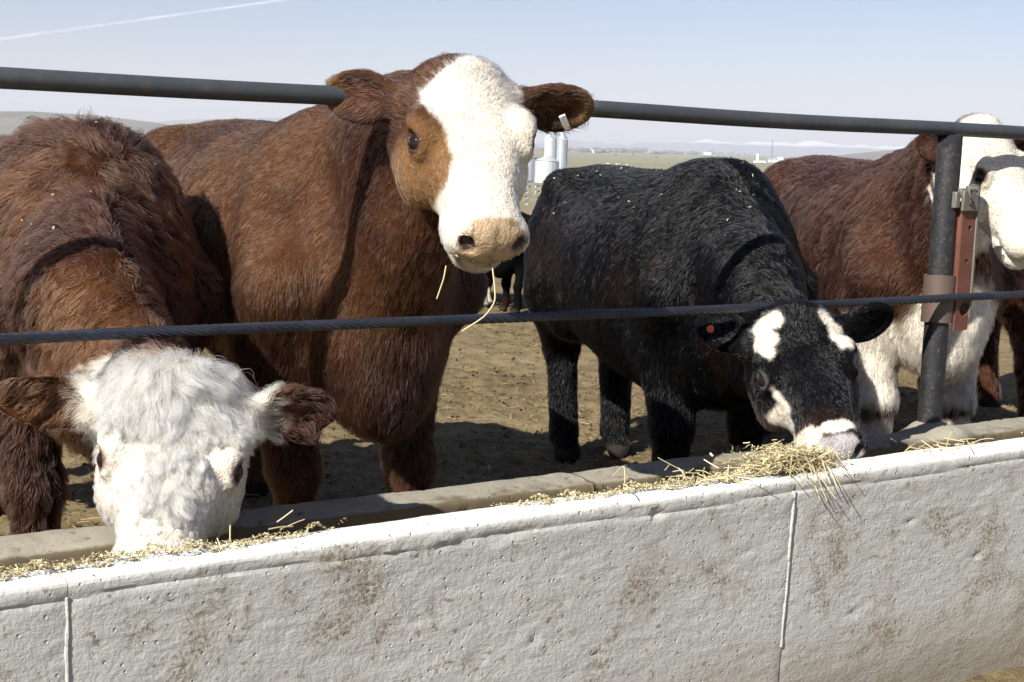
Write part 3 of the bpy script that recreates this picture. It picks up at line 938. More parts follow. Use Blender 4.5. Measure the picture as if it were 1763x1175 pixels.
class Cow:
    def __init__(self, label, front, heading, sc, hs, head_at, nose, side, ears, colour, h=0.0075, legs=None, neck_mid=None, belly=1.0, grp='cattle at the feed bunk', seed=1, hl=0.90, hw=1.10, leg=1.0, lid=(0.045, 0.022, 0.014), hair='hair', whorl=0.145):
        self.whorl = whorl
        self.hair = hair
        self.hS = np.array([hl, hw, 1.0]); self.leg = leg
        self.seed = seed
        th = math.radians(heading)
        self.Fw = np.array([math.sin(th), -math.cos(th), 0.0]); self.Lf = np.array([math.cos(th), math.sin(th), 0.0])
        self.R = np.stack([self.Fw, self.Lf, np.array([0, 0, 1.0])])            # rows: local axes in world
        self.org = np.array([front[0], front[1], 0.0]); self.sc = sc; self.hs = hs / sc
        n = unit(np.asarray(nose, float)); s = np.asarray(side, float); s = unit(s - n * (s @ n)); u = np.cross(n, s)
        tl = lambda v: self.R @ v
        self.n, self.s, self.u = tl(n), tl(s), tl(u)
        self.n, self.s, self.u = unit(self.n), unit(self.s), unit(self.u)
        em = self.to_local(np.asarray(head_at, float))
        self.H = em - self.hs * (0.195 * hl * self.n - 0.045 * self.u)
        self.ears = [(sg, unit(self.R @ np.asarray(e, float)), np.asarray(o, float), le) for sg, e, o, le in ears]
        self.colour = colour
        root = empty('cow', self.org, math.atan2(self.Fw[1], self.Fw[0])); root.scale = (sc, sc, sc)
        tag(root, label, 'cow', grp)
        self.root = root
        self.lid = lid
        self.build(h, legs or {}, neck_mid, belly)
    def to_local(self, P):
        return ((np.asarray(P) - self.org) @ self.R.T) / self.sc
    def hp(self, t, s, u):
        return self.H + self.hs * (t * self.hS[0] * self.n + s * self.hS[1] * self.s + u * self.u)
    def eye_c(self, sg):
        return self.hp(0.198, sg * 0.0925, -0.046)
    def hc(self, P):
        q = (P - self.H) / self.hs
        return (q @ self.n) / self.hS[0], (q @ self.s) / self.hS[1], q @ self.u
    def build(self, h, legs, neck_mid, belly):
        hs = self.hs; lg = self.leg
        ext = [self.hp(t, s, u) for t in (-0.1, 0.5) for s in (-0.3, 0.3) for u in (-0.26, 0.1)]
        lo = np.minimum(np.min(ext, 0), [-1.36, -0.40, -0.02]) - 0.04
        hi = np.maximum(np.max(ext, 0), [0.34, 0.40, 1.26]) + 0.04
        Fd = Field(lo, hi, h)
        ex, ey, ez = np.eye(3)
        tr = np.array(TRUNK); tr[2:-2, 4] *= belly; tr[2:-2, 2] *= 0.75 + 0.25 * belly
        Fd.loft((0, 0, 0), ex, ey, ez, tr, 2.15, 0.05)
        # bony landmarks: hips, pins, tail head, withers, backbone
        for sg in (-1, 1):
            Fd.ell((-0.86, sg * 0.20, 1.10), np.eye(3), (0.085, 0.06, 0.055), 0.10)
            Fd.ell((-1.18, sg * 0.085, 1.03), np.eye(3), (0.05, 0.045, 0.05), 0.07)
            Fd.ell((-0.05, sg * 0.07, 1.13), np.eye(3), (0.16, 0.06, 0.07), 0.08)
            Fd.cone((-0.15, sg * 0.115, 1.07), (0.07, sg * 0.205, 0.80), 0.085, 0.110, 0.045)      # shoulder blade
            Fd.cone((0.07, sg * 0.200, 0.80), (-0.07, sg * 0.180, 0.60), 0.10, 0.085, 0.05)     # upper arm
            q = legs.get(('f', sg), (0.0, 0.0))                                                # hoof shift fore/aft, sideways
            k_ = np.array([-0.01 + q[0] * .5, sg * 0.150 + q[1] * .5, 0.345]); f_ = np.array([-0.02 + q[0], sg * 0.145 + q[1], 0.11])
            Fd.cone((-0.06, sg * 0.165, 0.62), k_, 0.090 * lg, 0.056 * lg, 0.06)
            Fd.ell(k_, np.eye(3), (0.060 * lg, 0.058 * lg, 0.062), 0.03)
            Fd.cone(k_, f_, 0.052 * lg, 0.046 * lg, 0.03)
            Fd.ell(f_, np.eye(3), (0.048, 0.047, 0.045), 0.03)
            Fd.cone(f_, f_ + (0.04, 0, -0.075), 0.04, 0.052, 0.02)
            q = legs.get(('h', sg), (0.0, 0.0))
            Fd.ell((-0.93, sg * 0.165, 0.82), unit(np.array([[0.35, 0, 1], [0, 1, 0], [-1, 0, 0.35]])), (0.27, 0.125, 0.20), 0.07)
            Fd.cone((-0.83, sg * 0.185, 0.74), (-0.80, sg * 0.18, 0.62), 0.13, 0.09, 0.08)      # stifle
            hk = np.array([-1.12 + q[0], sg * 0.155 + q[1], 0.46]); ft = np.array([-1.075 + q[0], sg * 0.15 + q[1], 0.12])
            Fd.cone((-0.93, sg * 0.17, 0.68), hk, 0.130, 0.062 * lg, 0.07)
            Fd.ell(hk + (-0.015, 0, 0.01), np.eye(3), (0.070 * lg, 0.055 * lg, 0.07), 0.03)
            Fd.cone(hk, ft, 0.058 * lg, 0.048 * lg, 0.03)
            Fd.ell(ft, np.eye(3), (0.05, 0.047, 0.048), 0.03)
            Fd.cone(ft, ft + (0.045, 0, -0.075), 0.042, 0.054, 0.02)
        Fd.ell((0.16, 0, 0.60), np.eye(3), (0.14, 0.12, 0.16), 0.08)                             # brisket
        # tail
        Fd.cone((-1.20, 0, 1.09), (-1.275, 0, 0.98), 0.05, 0.034, 0.05)
        Fd.cone((-1.275, 0, 0.98), (-1.29, 0, 0.62), 0.034, 0.024, 0.02)
        Fd.cone((-1.29, 0, 0.62), (-1.27, 0, 0.50), 0.028, 0.03, 0.03)
        # neck
        nb = self.hp(0.075, 0, -0.115); th = self.hp(0.15, 0, -0.195)
        w = np.array([-0.06, 0, 1.0]); cst = np.array([0.06, 0, 0.76])
        if neck_mid is None:
            m1 = w * .45 + nb * .55 + ez * 0.02; m2 = cst * .45 + th * .55
        else:
            m1 = self.to_local(neck_mid); m2 = m1 + (cst + th) / 2 - (w + nb) / 2
        sd = unit(np.cross(nb - w, ez)) if np.linalg.norm(np.cross(nb - w, ez)) > 1e-3 else ey
        Fd.cone(w, m1, 0.205, 0.150, 0.10, sd, 0.82)
        Fd.cone(m1, nb, 0.150, 0.080 * hs, 0.07, sd, 0.9)
        Fd.cone(cst, m2, 0.19, 0.125, 0.10, sd, 0.80)
        Fd.cone(m2, th, 0.125, 0.070 * hs, 0.08, sd, 0.85)
        # dewlap
        Fd.cone(cst + (0.10, 0, -0.12), m2 + (m2 - m1) * 0.35, 0.05, 0.03, 0.08)
        # head
        hr = hs * self.hS
        st = np.array(HEAD) * np.array([hr[0], hs, hr[1], hs, hs])
        Fd.loft(self.H, self.n, self.s, self.u, st, 2.5, 0.04)
        A = np.stack([self.n, self.s, self.u])
        Fd.ell(self.hp(0.02, 0, -0.055), A, np.array((0.045, 0.07, 0.055)) * hr, 0.03)                  # poll
        for sg in (-1, 1):
            Fd.ell(self.hp(0.165, sg * 0.088, -0.028), A, np.array((0.05, 0.028, 0.026)) * hr, 0.025)  # brow
            Fd.ell(self.hp(0.215, sg * 0.082, -0.135), A, np.array((0.075, 0.032, 0.060)) * hr, 0.04)  # cheek
            Fd.ell(self.hp(0.125, sg * 0.070, -0.150), A, np.array((0.07, 0.04, 0.07)) * hr, 0.04)     # jaw angle
            Fd.ell(self.hp(0.200, sg * 0.094, -0.046), A, np.array((0.034, 0.020, 0.028)) * hs, 0.015) # lids
            ea = np.stack([self.n * .97 + self.u * .2, self.s * sg * .86 + self.u * .5, -self.s * sg * .5 + self.u * .86])
            Fd.ell(self.eye_c(sg) + hs * 0.021 * ea[1], unit(ea), np.array((0.0215, 0.0135, 0.0125)) * hs, 0.005, True)
            Fd.ell(self.hp(0.430, sg * 0.043, -0.050), A, np.array((0.038, 0.026, 0.030)) * hr, 0.02)  # nostril wing
            Fd.ell(self.hp(0.395, sg * 0.050, -0.082), A, np.array((0.05, 0.022, 0.030)) * hr, 0.02)   # upper lip
        # lower jaw, kept apart from the upper lip by a crease
        jaw = np.array([(0.14, -0.185, 0.050, 0.035, 0.035), (0.25, -0.158, 0.042, 0.03, 0.034), (0.34, -0.134, 0.042, 0.026, 0.032), (0.40, -0.133, 0.049, 0.026, 0.034), (0.438, -0.130, 0.042, 0.022, 0.030), (0.458, -0.128, 0.022, 0.014, 0.018)]) * np.array([hr[0], hs, hr[1], hs, hs])
        Fd.loft(self.H, self.n, self.s, self.u, jaw, 2.2, 0.010)
        for sg in (-1, 1):
            ax = unit(np.stack([self.n * .8 - self.s * sg * .25 - self.u * 0.35, self.s * .9 + self.n * sg * .25, self.u + self.n * .3]))
            Fd.ell(self.hp(0.456, sg * 0.044, -0.036), ax, np.array((0.027, 0.015, 0.013)) * hs, 0.006, True)
        # ears
        self.ear_frames = []
        for sg, e, o, le in self.ears:
            o = self.R @ o
            o = unit(o - e * (o @ e)); wd = np.cross(o, e)
            base = self.hp(0.068, sg * 0.088, -0.080)
            A2 = np.stack([e, wd, o])
            le = le * hs
            Fd.cone(base, base + e * 0.05 * hs, 0.042 * hs, 0.034 * hs, 0.03)
            Fd.ell(base + e * le * 0.60, A2, (le * 0.50, 0.055 * hs, 0.024 * hs), 0.018)
            Fd.ell(base + e * le * 0.64 + o * 0.021 * hs, A2, (le * 0.39, 0.045 * hs, 0.027 * hs), 0.008, True)
            self.ear_frames.append((sg, base, e, o, wd, le))
        # folds and muscle relief under the coat
        g = np.argwhere(np.abs(Fd.F) < 0.05)
        P = Fd.lo + h * g
        w_h = self.head_w(P)
        Pf = P * np.array([1.0, 0.4, 0.45])
        dz = (0.013 * fbm(Pf, 6.0, 2, self.seed) + 0.006 * fbm(Pf, 15, 2, self.seed + 1)) * (1 - 0.85 * w_h)
        Fd.F[g[:, 0], g[:, 1], g[:, 2]] += dz.astype(np.float32)
        V, Q = surface_nets(Fd.F, Fd.lo, h)
        V = smooth_mesh(V, Q, 2, 0.45)
        self.V, self.Q = V, Q
        self.Nv, self.area = mesh_normals(V, Q)
        col, bare = self.colour(self, V, self.Nv)
        # dark lids and rims
        for sg in (-1, 1):
            d = np.linalg.norm((V - self.eye_c(sg) - hs * 0.016 * (self.s * sg * .86 + self.u * .5)) / hs, axis=1)
            k = sstep(0.030, 0.022, d)[:, None]
            col = col * (1 - k) + np.array(getattr(self, 'lid', (0.05, 0.03, 0.022))) * k
            bare = np.maximum(bare, k[:, 0] * (d < 0.025))
        for sg in (-1, 1):                                   # dark lining of the nostrils
            d = np.linalg.norm((V - self.hp(0.446, sg * 0.042, -0.038)) / hs / np.array([1, 1, 1]), axis=1)
            k = sstep(0.021, 0.015, d)[:, None]
            col = col * (1 - k) + np.array((0.035, 0.018, 0.013)) * k
            bare = np.maximum(bare, k[:, 0])
        hz = sstep(0.075, 0.06, V[:, 2])[:, None]
        col = col * (1 - hz) + np.array((0.035, 0.03, 0.025)) * hz
        self.col, self.bare = col, bare
        me = bpy.data.meshes.new('body')
        me.from_pydata(V.tolist(), [], Q.tolist()); me.update()
        a = me.color_attributes.new('tint', 'FLOAT_COLOR', 'POINT')
        a.data.foreach_set('color', np.hstack([col, np.ones((len(V), 1))]).astype(np.float32).ravel())
        b = me.attributes.new('bare', 'FLOAT', 'POINT'); b.data.foreach_set('value', bare.astype(np.float32))
        self.body = put('body', me, self.root, [M['hide']])
        for sg in (-1, 1):
            c = self.eye_c(sg) + hs * 0.002 * (self.s * sg * .86 + self.u * .5); r = 0.0203 * hs
            bm = bmesh.new(); bmesh.ops.create_uvsphere(bm, u_segments=20, v_segments=14, radius=r)
            bmesh.ops.translate(bm, verts=bm.verts, vec=Vector(c))
            me = bpy.data.meshes.new('eye'); bm.to_mesh(me); bm.free()
            put('eye', me, self.root, [M['eye']])
    def eye_near(self, P, a, b):
        k = 0
        for sg in (-1, 1):
            k = np.maximum(k, sstep(b, a, np.linalg.norm((P - self.eye_c(sg)) / self.hs, axis=1)))
        return k
    def head_w(self, P):
        t, s, u = self.hc(P)
        return sstep(-0.10, 0.0, t) * sstep(0.20, 0.15, np.abs(s)) * sstep(-0.24, -0.19, u) * sstep(0.12, 0.06, u)
    # ------------------------------------------------ coat
    def flow(self, P, Nn):
        t, s, u = self.hc(P)
        wh = self.head_w(P)[:, None]
        x, y, z = P[:, 0], P[:, 1], P[:, 2]
        top = sstep(0.6, 0.95, Nn[:, 2])[:, None]
        base = np.array([-0.55, 0, -0.85]) * (1 - top) + (np.array([-1.0, 0, 0.1]) + np.sign(y)[:, None] * np.array([0, 0.5, 0])) * top
        leg = sstep(0.62, 0.5, z)[:, None]
        base = base * (1 - leg) + np.array([-0.12, 0, -1.0]) * leg
        # neck: run back and down from the poll
        hw = t - self.whorl
        rad = np.sign(hw + 1e-3)[:, None] * self.n * (0.25 + np.minimum(1, np.abs(hw) / 0.06))[:, None] + np.clip(s / 0.05, -1.4, 1.4)[:, None] * self.s * sstep(0.30, 0.2, t)[:, None] * 0.8 - self.u * sstep(0.04, 0.10, np.abs(s))[:, None] * 0.5
        f = base * (1 - wh) + rad * wh
        for sg, b, e, o, wd, le in self.ear_frames:
            q = P - b
            k = (sstep(0.02, 0.05, q @ e) * sstep(le * 1.25, le * 1.1, q @ e) * sstep(0.10, 0.07, np.linalg.norm(q - np.outer(q @ e, e), axis=1)))[:, None]
            f = f * (1 - k) + (e * 0.9 + np.outer(np.sign(q @ wd), wd) * 0.45 + np.array([0, 0, -0.35])) * k
        f = f + 0.35 * vnoise3(P, 6.0, self.seed + 5)
        f = f - Nn * np.sum(f * Nn, 1, keepdims=True)
        return unit(f)
    def coat(self, name, n, length, dens=None, lift=0.45, clump=0.35, guides=2500, curl=0.0, curlf=1.6, frizz=0.12, rad=0.0006, pts=4, jit=0.18, parts=1, gravity=0.15, facelie=0.55):
        rng = np.random.default_rng(self.seed * 100 + parts)
        V, Q = self.V, self.Q
        cen = V[Q].mean(1); nq = self.Nv[Q].mean(1)
        wgt = self.area * (1 - self.bare[Q].max(1)).clip(0, 1) * (cen[:, 2] > 0.07)
        # the side turned to the bunk carries most of the strands
        Pw = (cen * self.sc) @ self.R + self.org; Nw = nq @ self.R
        view = unit(np.array([0, 0, EYE]) - Pw)
        fc = np.sum(view * Nw, 1)
        wgt = wgt * np.where(fc > -0.35, 1.0, 0.12)
        if dens is not None:
            wgt = wgt * dens(self, cen, nq)
        ek, inn, al = ear_parts(self, cen)
        wgt = wgt * (1 - 0.85 * ek * inn)
        wgt = wgt / wgt.sum()
        qi = rng.choice(len(Q), n, p=wgt)
        a, b = rng.uniform(size=(2, n, 1))
        def lerp(X):
            return (X[Q[qi, 0]] * (1 - a) + X[Q[qi, 1]] * a) * (1 - b) + (X[Q[qi, 3]] * (1 - a) + X[Q[qi, 2]] * a) * b
        P = lerp(V); Nn = unit(lerp(self.Nv)); col = lerp(self.col)
        f = self.flow(P, Nn)
        f = unit(f + rng.normal(size=(n, 3)) * jit)
        L = length(self, P) * rng.uniform(0.65, 1.15, n) * (1 - 0.82 * self.eye_near(P, 0.038, 0.065))
        L = L / self.sc
        s = np.linspace(0, 1, pts)
        lf = lift * rng.uniform(0.7, 1.3, n) * (1 - facelie * self.head_w(P))
        pos = np.empty((n, pts, 3))
        bi = np.cross(Nn, f)
        ph = rng.uniform(0, 6.28, n)
        gi = rng.choice(n, min(guides, n), replace=False)
        kd = kdtree.KDTree(len(gi))
        for j, g in enumerate(gi):
            kd.insert(P[g], j)
        kd.balance()
        near = gi[np.fromiter((kd.find(p)[1] for p in P), int, n)]
        pg = rng.uniform(0, 6.28, n); ph = 0.75 * pg[near] + 0.25 * ph
        for j, q in enumerate(s):
            out = (q - 0.55 * q * q) * lf
            d = f * (q * 0.95)[..., None] + Nn * out[:, None] + np.array([0, 0, -1.0]) * gravity * q * q
            if curl:
                w = curl * q
                d = d + bi * (w * np.sin(6.283 * curlf * q + ph))[:, None] + Nn * (w * 0.7 * (np.cos(6.283 * curlf * q + ph) + 0.4))[:, None]
            pos[:, j] = P + d * L[:, None]
        if frizz:
            pos[:, 1:] += rng.normal(size=(n, pts - 1, 3)) * (frizz * L[:, None, None] * 0.3) * s[1:][None, :, None]
        if clump:
            rel = pos[near] - P[near][:, None] + P[near][:, None]
            k = (clump * s ** 1.3)[None, :, None] * rng.uniform(0.5, 1.0, (n, 1, 1))
            pos = pos * (1 - k) + rel * k
        # tint: every strand a little different, clumps drifting together
        v = 1 + 0.16 * rng.normal(size=(n, 1)) + 0.18 * rng.normal(size=(n, 1))[near]
        col = np.clip(col * np.clip(v, 0.45, 1.6), 0.002, 0.93)
        hc = bpy.data.hair_curves.new(name)
        hc.add_curves([pts] * n)
        hc.attributes['position'].data.foreach_set('vector', pos.astype(np.float32).ravel())
        r = hc.attributes.get('radius') or hc.attributes.new('radius', 'FLOAT', 'POINT')
        taper = (1 - 0.75 * s)[None, :] * (rad / self.sc * rng.uniform(0.7, 1.3, n))[:, None]
        r.data.foreach_set('value', taper.astype(np.float32).ravel())
        ta = hc.attributes.new('tint', 'FLOAT_COLOR', 'CURVE')
        ta.data.foreach_set('color', np.hstack([col, np.ones((n, 1))]).astype(np.float32).ravel())
        hc.materials.append(M[self.hair])
        o = bpy.data.objects.new(name, hc)
        COL.objects.link(o); o.parent = self.root
        return o

# ---- colour maps of the five animals (linear reflectance of coat and bare skin)
WHITE = np.array((0.69, 0.625, 0.515))
def blend(c, k, to):
    return c * (1 - k[:, None]) + np.asarray(to) * k[:, None]
def brown_body(P, seed, gold=1.0):
    n1 = fbm(P, 2.6, 3, seed); n2 = fbm(P, 9, 3, seed + 2)
    c = np.tile(np.array((0.033, 0.0110, 0.0052)), (len(P), 1))
    c = blend(c, sstep(-0.1, 0.40, n1 + 0.35 * n2) * 0.9 * gold, (0.088, 0.0370, 0.0130))
    c = blend(c, sstep(0.1, 0.5, -n1 + 0.3 * n2) * 0.55, (0.014, 0.0050, 0.0030))
    return c
def nose_bare(t, s, u, reach=0.405):
    return sstep(reach, reach + 0.012, t - 2.0 * np.maximum(0, np.abs(s) - 0.037)) * sstep(-0.084, -0.076, u)
def ear_parts(cow, P):
    k = np.zeros(len(P)); inn = np.zeros(len(P)); along = np.zeros(len(P))
    for sg, b, e, o, wd, le in cow.ear_frames:
        q = P - b
        a = q @ e
        m = (a > 0.012) & (a < le * 1.3) & (np.linalg.norm(q - np.outer(a, e), axis=1) < 0.085 * cow.hs)
        k = np.where(m, sstep(0.012, 0.03, a), k); along = np.where(m, a / le, along)
        inn = np.where(m, sstep(-0.004, 0.008, q @ o), inn)
    return k, inn, along

def col_white_curl(cow, P, Nn):
    t, s, u = cow.hc(P)
    nz = fbm(P, 14, 3, 3)
    c = brown_body(P, 4, 0.8)
    w = sstep(-0.045, -0.015, t + 0.03 * nz) * (np.abs(s) < 0.2) * (u > -0.17 - 0.5 * t) * (u < 0.12)
    ek, inn, al = ear_parts(cow, P)
    w = w * (1 - ek * sstep(0.30, 0.48, al + 0.12 * nz))
    c = blend(c, w, WHITE)
    nb = nose_bare(t, s, u)
    c = blend(c, nb, (0.50, 0.30, 0.22))
    return c, nb
def col_patch_face(cow, P, Nn):
    t, s, u = cow.hc(P)
    nz = fbm(P, 18, 3, 5)
    c = brown_body(P, 9, 0.75)
    c = blend(c, sstep(-0.45, -0.95, P[:, 0]) * 0.45, (0.095, 0.040, 0.0125))
    inhead = (np.abs(s) < 0.2) * (u > -0.30) * (u < 0.12)
    bnd = np.interp(t, [-0.03, 0.0, 0.04, 0.08, 0.115, 0.15, 0.20, 0.26, 0.305, 0.325, 0.34, 0.5], [-0.02, 0.005, 0.05, 0.085, 0.092, 0.080, 0.062, 0.056, 0.062, 0.09, 0.4, 0.4]) + 0.010 * nz
    w = sstep(0.0, 0.010, s + bnd) * sstep(-0.02, 0.0, t + 0.02 * nz)
    jaw = np.where(t < 0.30, -0.17 - 0.02 * (s > 0), -0.5)
    w = w * sstep(jaw, jaw + 0.02, u + 0.015 * nz) * inhead
    ek, inn, al = ear_parts(cow, P)
    w = w * (1 - ek)
    # the tan shading of the patch round the eye
    c = blend(c, inhead * sstep(0.13, 0.20, t) * (s < 0) * sstep(-0.20, -0.16, u) * 0.8, (0.20, 0.105, 0.042))
    c = blend(c, ek * (1 - inn) * 0.5, (0.07, 0.026, 0.012))
    c = blend(c, ek * inn * 0.6, (0.045, 0.024, 0.015))
    c = blend(c, ek * sstep(0.75, 1.0, al) * 0.7, (0.20, 0.115, 0.05))
    c = blend(c, w, WHITE)
    nb = nose_bare(t, s, u)
    c = blend(c, nb, (0.33, 0.235, 0.14))
    mu = sstep(0.36, 0.40, t) * sstep(-0.080, -0.098, u) * inhead
    c = blend(c, mu * 0.85, (0.34, 0.285, 0.19))
    k = sstep(0.40, 0.43, t) * inhead * sstep(0.05, 0.35, fbm(P, 55, 2, 7) + 0.9 * np.exp(-((u + 0.085) / 0.018) ** 2) - 0.2) * (s > -0.04)
    c = blend(c, k * 0.75, (0.105, 0.07, 0.036))
    return c, nb
def blob(t, s, t0, s0, rt, rs, nz):
    return sstep(1.15, 0.85, np.sqrt(((t - t0) / rt) ** 2 + ((s - s0) / rs) ** 2) + 0.6 * nz)
def col_black(cow, P, Nn):
    t, s, u = cow.hc(P)
    nz = fbm(P, 22, 3, 6)
    c = np.tile(np.array((0.0032, 0.0032, 0.0038)), (len(P), 1))
    c = blend(c, sstep(0.12, 0.5, fbm(P, 3.0, 3, 8)) * 0.75 * (P[:, 0] < 0.1), (0.016, 0.0098, 0.0078))
    c = blend(c, sstep(0.0, 0.5, fbm(P, 5, 2, 18)) * sstep(0.86, 0.72, P[:, 2]) * sstep(-0.25, -0.05, P[:, 0]) * 0.8, (0.020, 0.008, 0.0058))
    inhead = (np.abs(s) < 0.16) * (u > -0.30) * (u < 0.12) * (t > -0.03)
    ek, inn, al = ear_parts(cow, P)
    w = np.maximum.reduce([blob(t, s, 0.075, -0.068, 0.056, 0.021, nz), blob(t, s, 0.125, -0.080, 0.045, 0.016, nz), blob(t, s, 0.045, -0.055, 0.030, 0.030, nz),
                           blob(t, s, 0.120, 0.086, 0.050, 0.022, nz), blob(t, s, 0.055, 0.072, 0.030, 0.018, nz),
                           blob(t, s, 0.34, -0.084, 0.10, 0.018, nz) * (u > -0.12), blob(t, s, 0.40, -0.052, 0.032, 0.030, nz) * (u > -0.10), blob(t, s, 0.395, 0.0, 0.016, 0.05, nz) * (u > -0.06)])
    w = w * inhead * (1 - ek)
    c = blend(c, w, WHITE)
    nb = nose_bare(t, s, u, 0.415)
    c = blend(c, nb, (0.33, 0.31, 0.30))
    c = blend(c, nb * sstep(0.0, 0.3, fbm(P, 40, 2, 9)) * 0.6, (0.13, 0.12, 0.12))
    return c, nb
def col_white_front(cow, P, Nn):
    t, s, u = cow.hc(P)
    nz = fbm(P, 12, 3, 3)
    c = brown_body(P, 14, 0.35)
    c = blend(c, np.full(len(P), 0.25), (0.042, 0.0145, 0.009))
    x, y, z = P.T
    chest = sstep(-0.06, 0.02, x + 0.05 * nz) * sstep(0.68, 0.60, z + 0.06 * nz - 0.14 * sstep(0.14, 0.3, x)) * sstep(0.30, 0.36, z)
    lower = sstep(0.30, 0.26, z + 0.05 * nz) * (x > -0.4)
    throat = sstep(-0.13, -0.18, u) * (t < 0.25) * (t > 0.08) * (u > -0.27) * (np.abs(s) < 0.07)
    w = sstep(-0.035, -0.01, t + 0.02 * nz) * (np.abs(s) < 0.2) * sstep(-0.16 - 0.5 * t, -0.14 - 0.5 * t, u + 0.02 * nz) * (u < 0.12)
    ek, inn, al = ear_parts(cow, P)
    w = w * (1 - ek)
    w = np.maximum.reduce([w, chest, lower * 0.9, throat])
    c = blend(c, w, WHITE)
    c = blend(c, chest * sstep(0.0, 0.4, fbm(P, 6, 3, 33)) * sstep(0.7, 0.5, z) * 0.6, (0.36, 0.29, 0.17))
    nb = nose_bare(t, s, u)
    c = blend(c, nb, (0.60, 0.45, 0.31))
    return c, nb
def col_plain_brown(cow, P, Nn):
    t, s, u = cow.hc(P)
    c = brown_body(P, 24, 0.3)
    return c, 0 * t
def col_far_black(cow, P, Nn):
    t, s, u = cow.hc(P)
    c = np.tile(np.array((0.016, 0.014, 0.014)), (len(P), 1))
    c = blend(c, sstep(0.24, 0.19, P[:, 2] + 0.05 * fbm(P, 9, 2, 2)), WHITE * 0.9)
    return c, 0 * t

FAST = os.environ.get('COWTEST') == '1'
HK = 0.2 if FAST else 1.0
def hairs(n):
    return int(n * HK)

# 1: white curly head down in the bunk
c1 = Cow('shaggy red-brown cow with curly white face lowered into the bunk at left', (-1.03, 3.46), 43, 0.985, 1.12,
         at(294, 800, 2.68), (0.0, -0.54, -0.83), (0.965, 0.25, 0.02),
         [(-1, (-0.95, 0.10, 0.02), (0.15, -0.9, -0.30), 0.225), (1, (0.93, 0.10, 0.08), (-0.1, -0.9, -0.35), 0.168)], col_white_curl, seed=2, belly=1.04, neck_mid=at(294, 800, 2.68) + BN * 0.46 + np.array([-0.03, 0.0, 0.26]), lid=(0.10, 0.055, 0.04), hl=0.88, whorl=-0.02)
def len1(c, P):
    w = c.head_w(P); t, s, u = c.hc(P)
    a = np.abs(s)
    top = sstep(0.17, 0.10, t) * sstep(0.115, 0.09, a)                    # long fringe off the poll
    mid = sstep(0.050, 0.030, a) * sstep(0.13, 0.17, t) * sstep(0.34, 0.27, t)  # tuft down the nose
    L = 0.034 * (1 - w) + w * (0.011 + 0.056 * top + 0.030 * mid)
    ek, inn, al = ear_parts(c, P)
    L = L * (1 - ek) + ek * 0.034
    return L * (1 + 0.9 * sstep(0.98, 1.12, P[:, 2]) * (0.4 + 0.6 * sstep(-0.2, 0.4, fbm(P, 8, 2, 5))))
c1.coat('coat', hairs(120000), len1, lambda c, P, Nn: (1 - c.head_w(P)) + 0.02, lift=0.30, clump=0.78, guides=3400, curl=0.13, curlf=0.8, rad=0.0006, pts=5, gravity=0.2, jit=0.22)
c1.hair = 'whitehair'
c1.coat('forelock', hairs(70000), len1, lambda c, P, Nn: c.head_w(P), lift=0.30, clump=0.90, guides=800, curl=0.15, curlf=0.95, rad=0.00055, pts=9, parts=2, gravity=0.18, jit=0.34, frizz=0.05, facelie=0.1)

# 2: patch-faced cow looking over the bunk
c2 = Cow('red-brown cow with white blaze and tan eye patch looking straight at the camera', (-0.41, 3.66), 32, 1.05, 1.10,
         at(813, 246, 3.03), (0.20, -0.50, -0.84), (0.945, 0.33, 0.0),
         [(-1, (-0.84, 0.20, 0.08), (0.25, -0.95, -0.05), 0.172), (1, (0.90, 0.25, 0.0), (0.0, -0.80, -0.55), 0.168)], col_patch_face, seed=3, legs={('f', 1): (0.05, 0.0)}, belly=1.02, hl=0.87, hw=1.13, leg=1.1)
def len2(c, P):
    w = c.head_w(P); t, s, u = c.hc(P)
    L = 0.018 * (1 - w) + w * (0.009 + 0.014 * sstep(0.20, 0.08, t))
    ek, inn, al = ear_parts(c, P)
    L = L * (1 - ek) + ek * (0.016 + 0.016 * inn)
    x, y, z = P.T
    return L * (1 + 0.7 * sstep(-0.15, 0.1, x) * sstep(0.95, 0.75, z) * (1 - w))
c2.coat('coat', hairs(190000), len2, lambda c, P, Nn: 1 + 1.6 * c.head_w(P), lift=0.24, clump=0.48, guides=9000, curl=0.05, curlf=0.8, rad=0.00052, pts=4, gravity=0.15)

# 3: black calf
c3 = Cow('black calf with white face splashes and red ear tag eating hay', (0.655, 4.52), 22, 0.955, 1.08,
         at(1391, 640, 3.62), (0.20, -0.66, -0.72), (0.97, 0.06, 0.19),
         [(-1, (-0.72, 0.50, 0.34), (0.35, -0.9, 0.1), 0.16), (1, (0.86, 0.28, 0.24), (-0.1, -0.85, -0.5), 0.16)], col_black, seed=4, hair='blackhair', leg=1.10, lid=(0.055, 0.053, 0.056), legs={('h', 1): (0.06, -0.01), ('h', -1): (0.07, 0.055)}, belly=1.24)
def len3(c, P):
    w = c.head_w(P); t, s, u = c.hc(P)
    ek, inn, al = ear_parts(c, P)
    L = 0.024 * (1 - w) + w * (0.013 + 0.010 * sstep(0.12, 0.02, t))
    L = L * (1 - ek) + ek * 0.014
    return L * (1 - 0.25 * sstep(0.5, 0.3, P[:, 2]))
c3.coat('coat', hairs(150000), len3, lambda c, P, Nn: 1 + 1.6 * c.head_w(P), lift=0.22, clump=0.42, guides=7500, curl=0.07, curlf=0.8, rad=0.0006, pts=4, gravity=0.15)

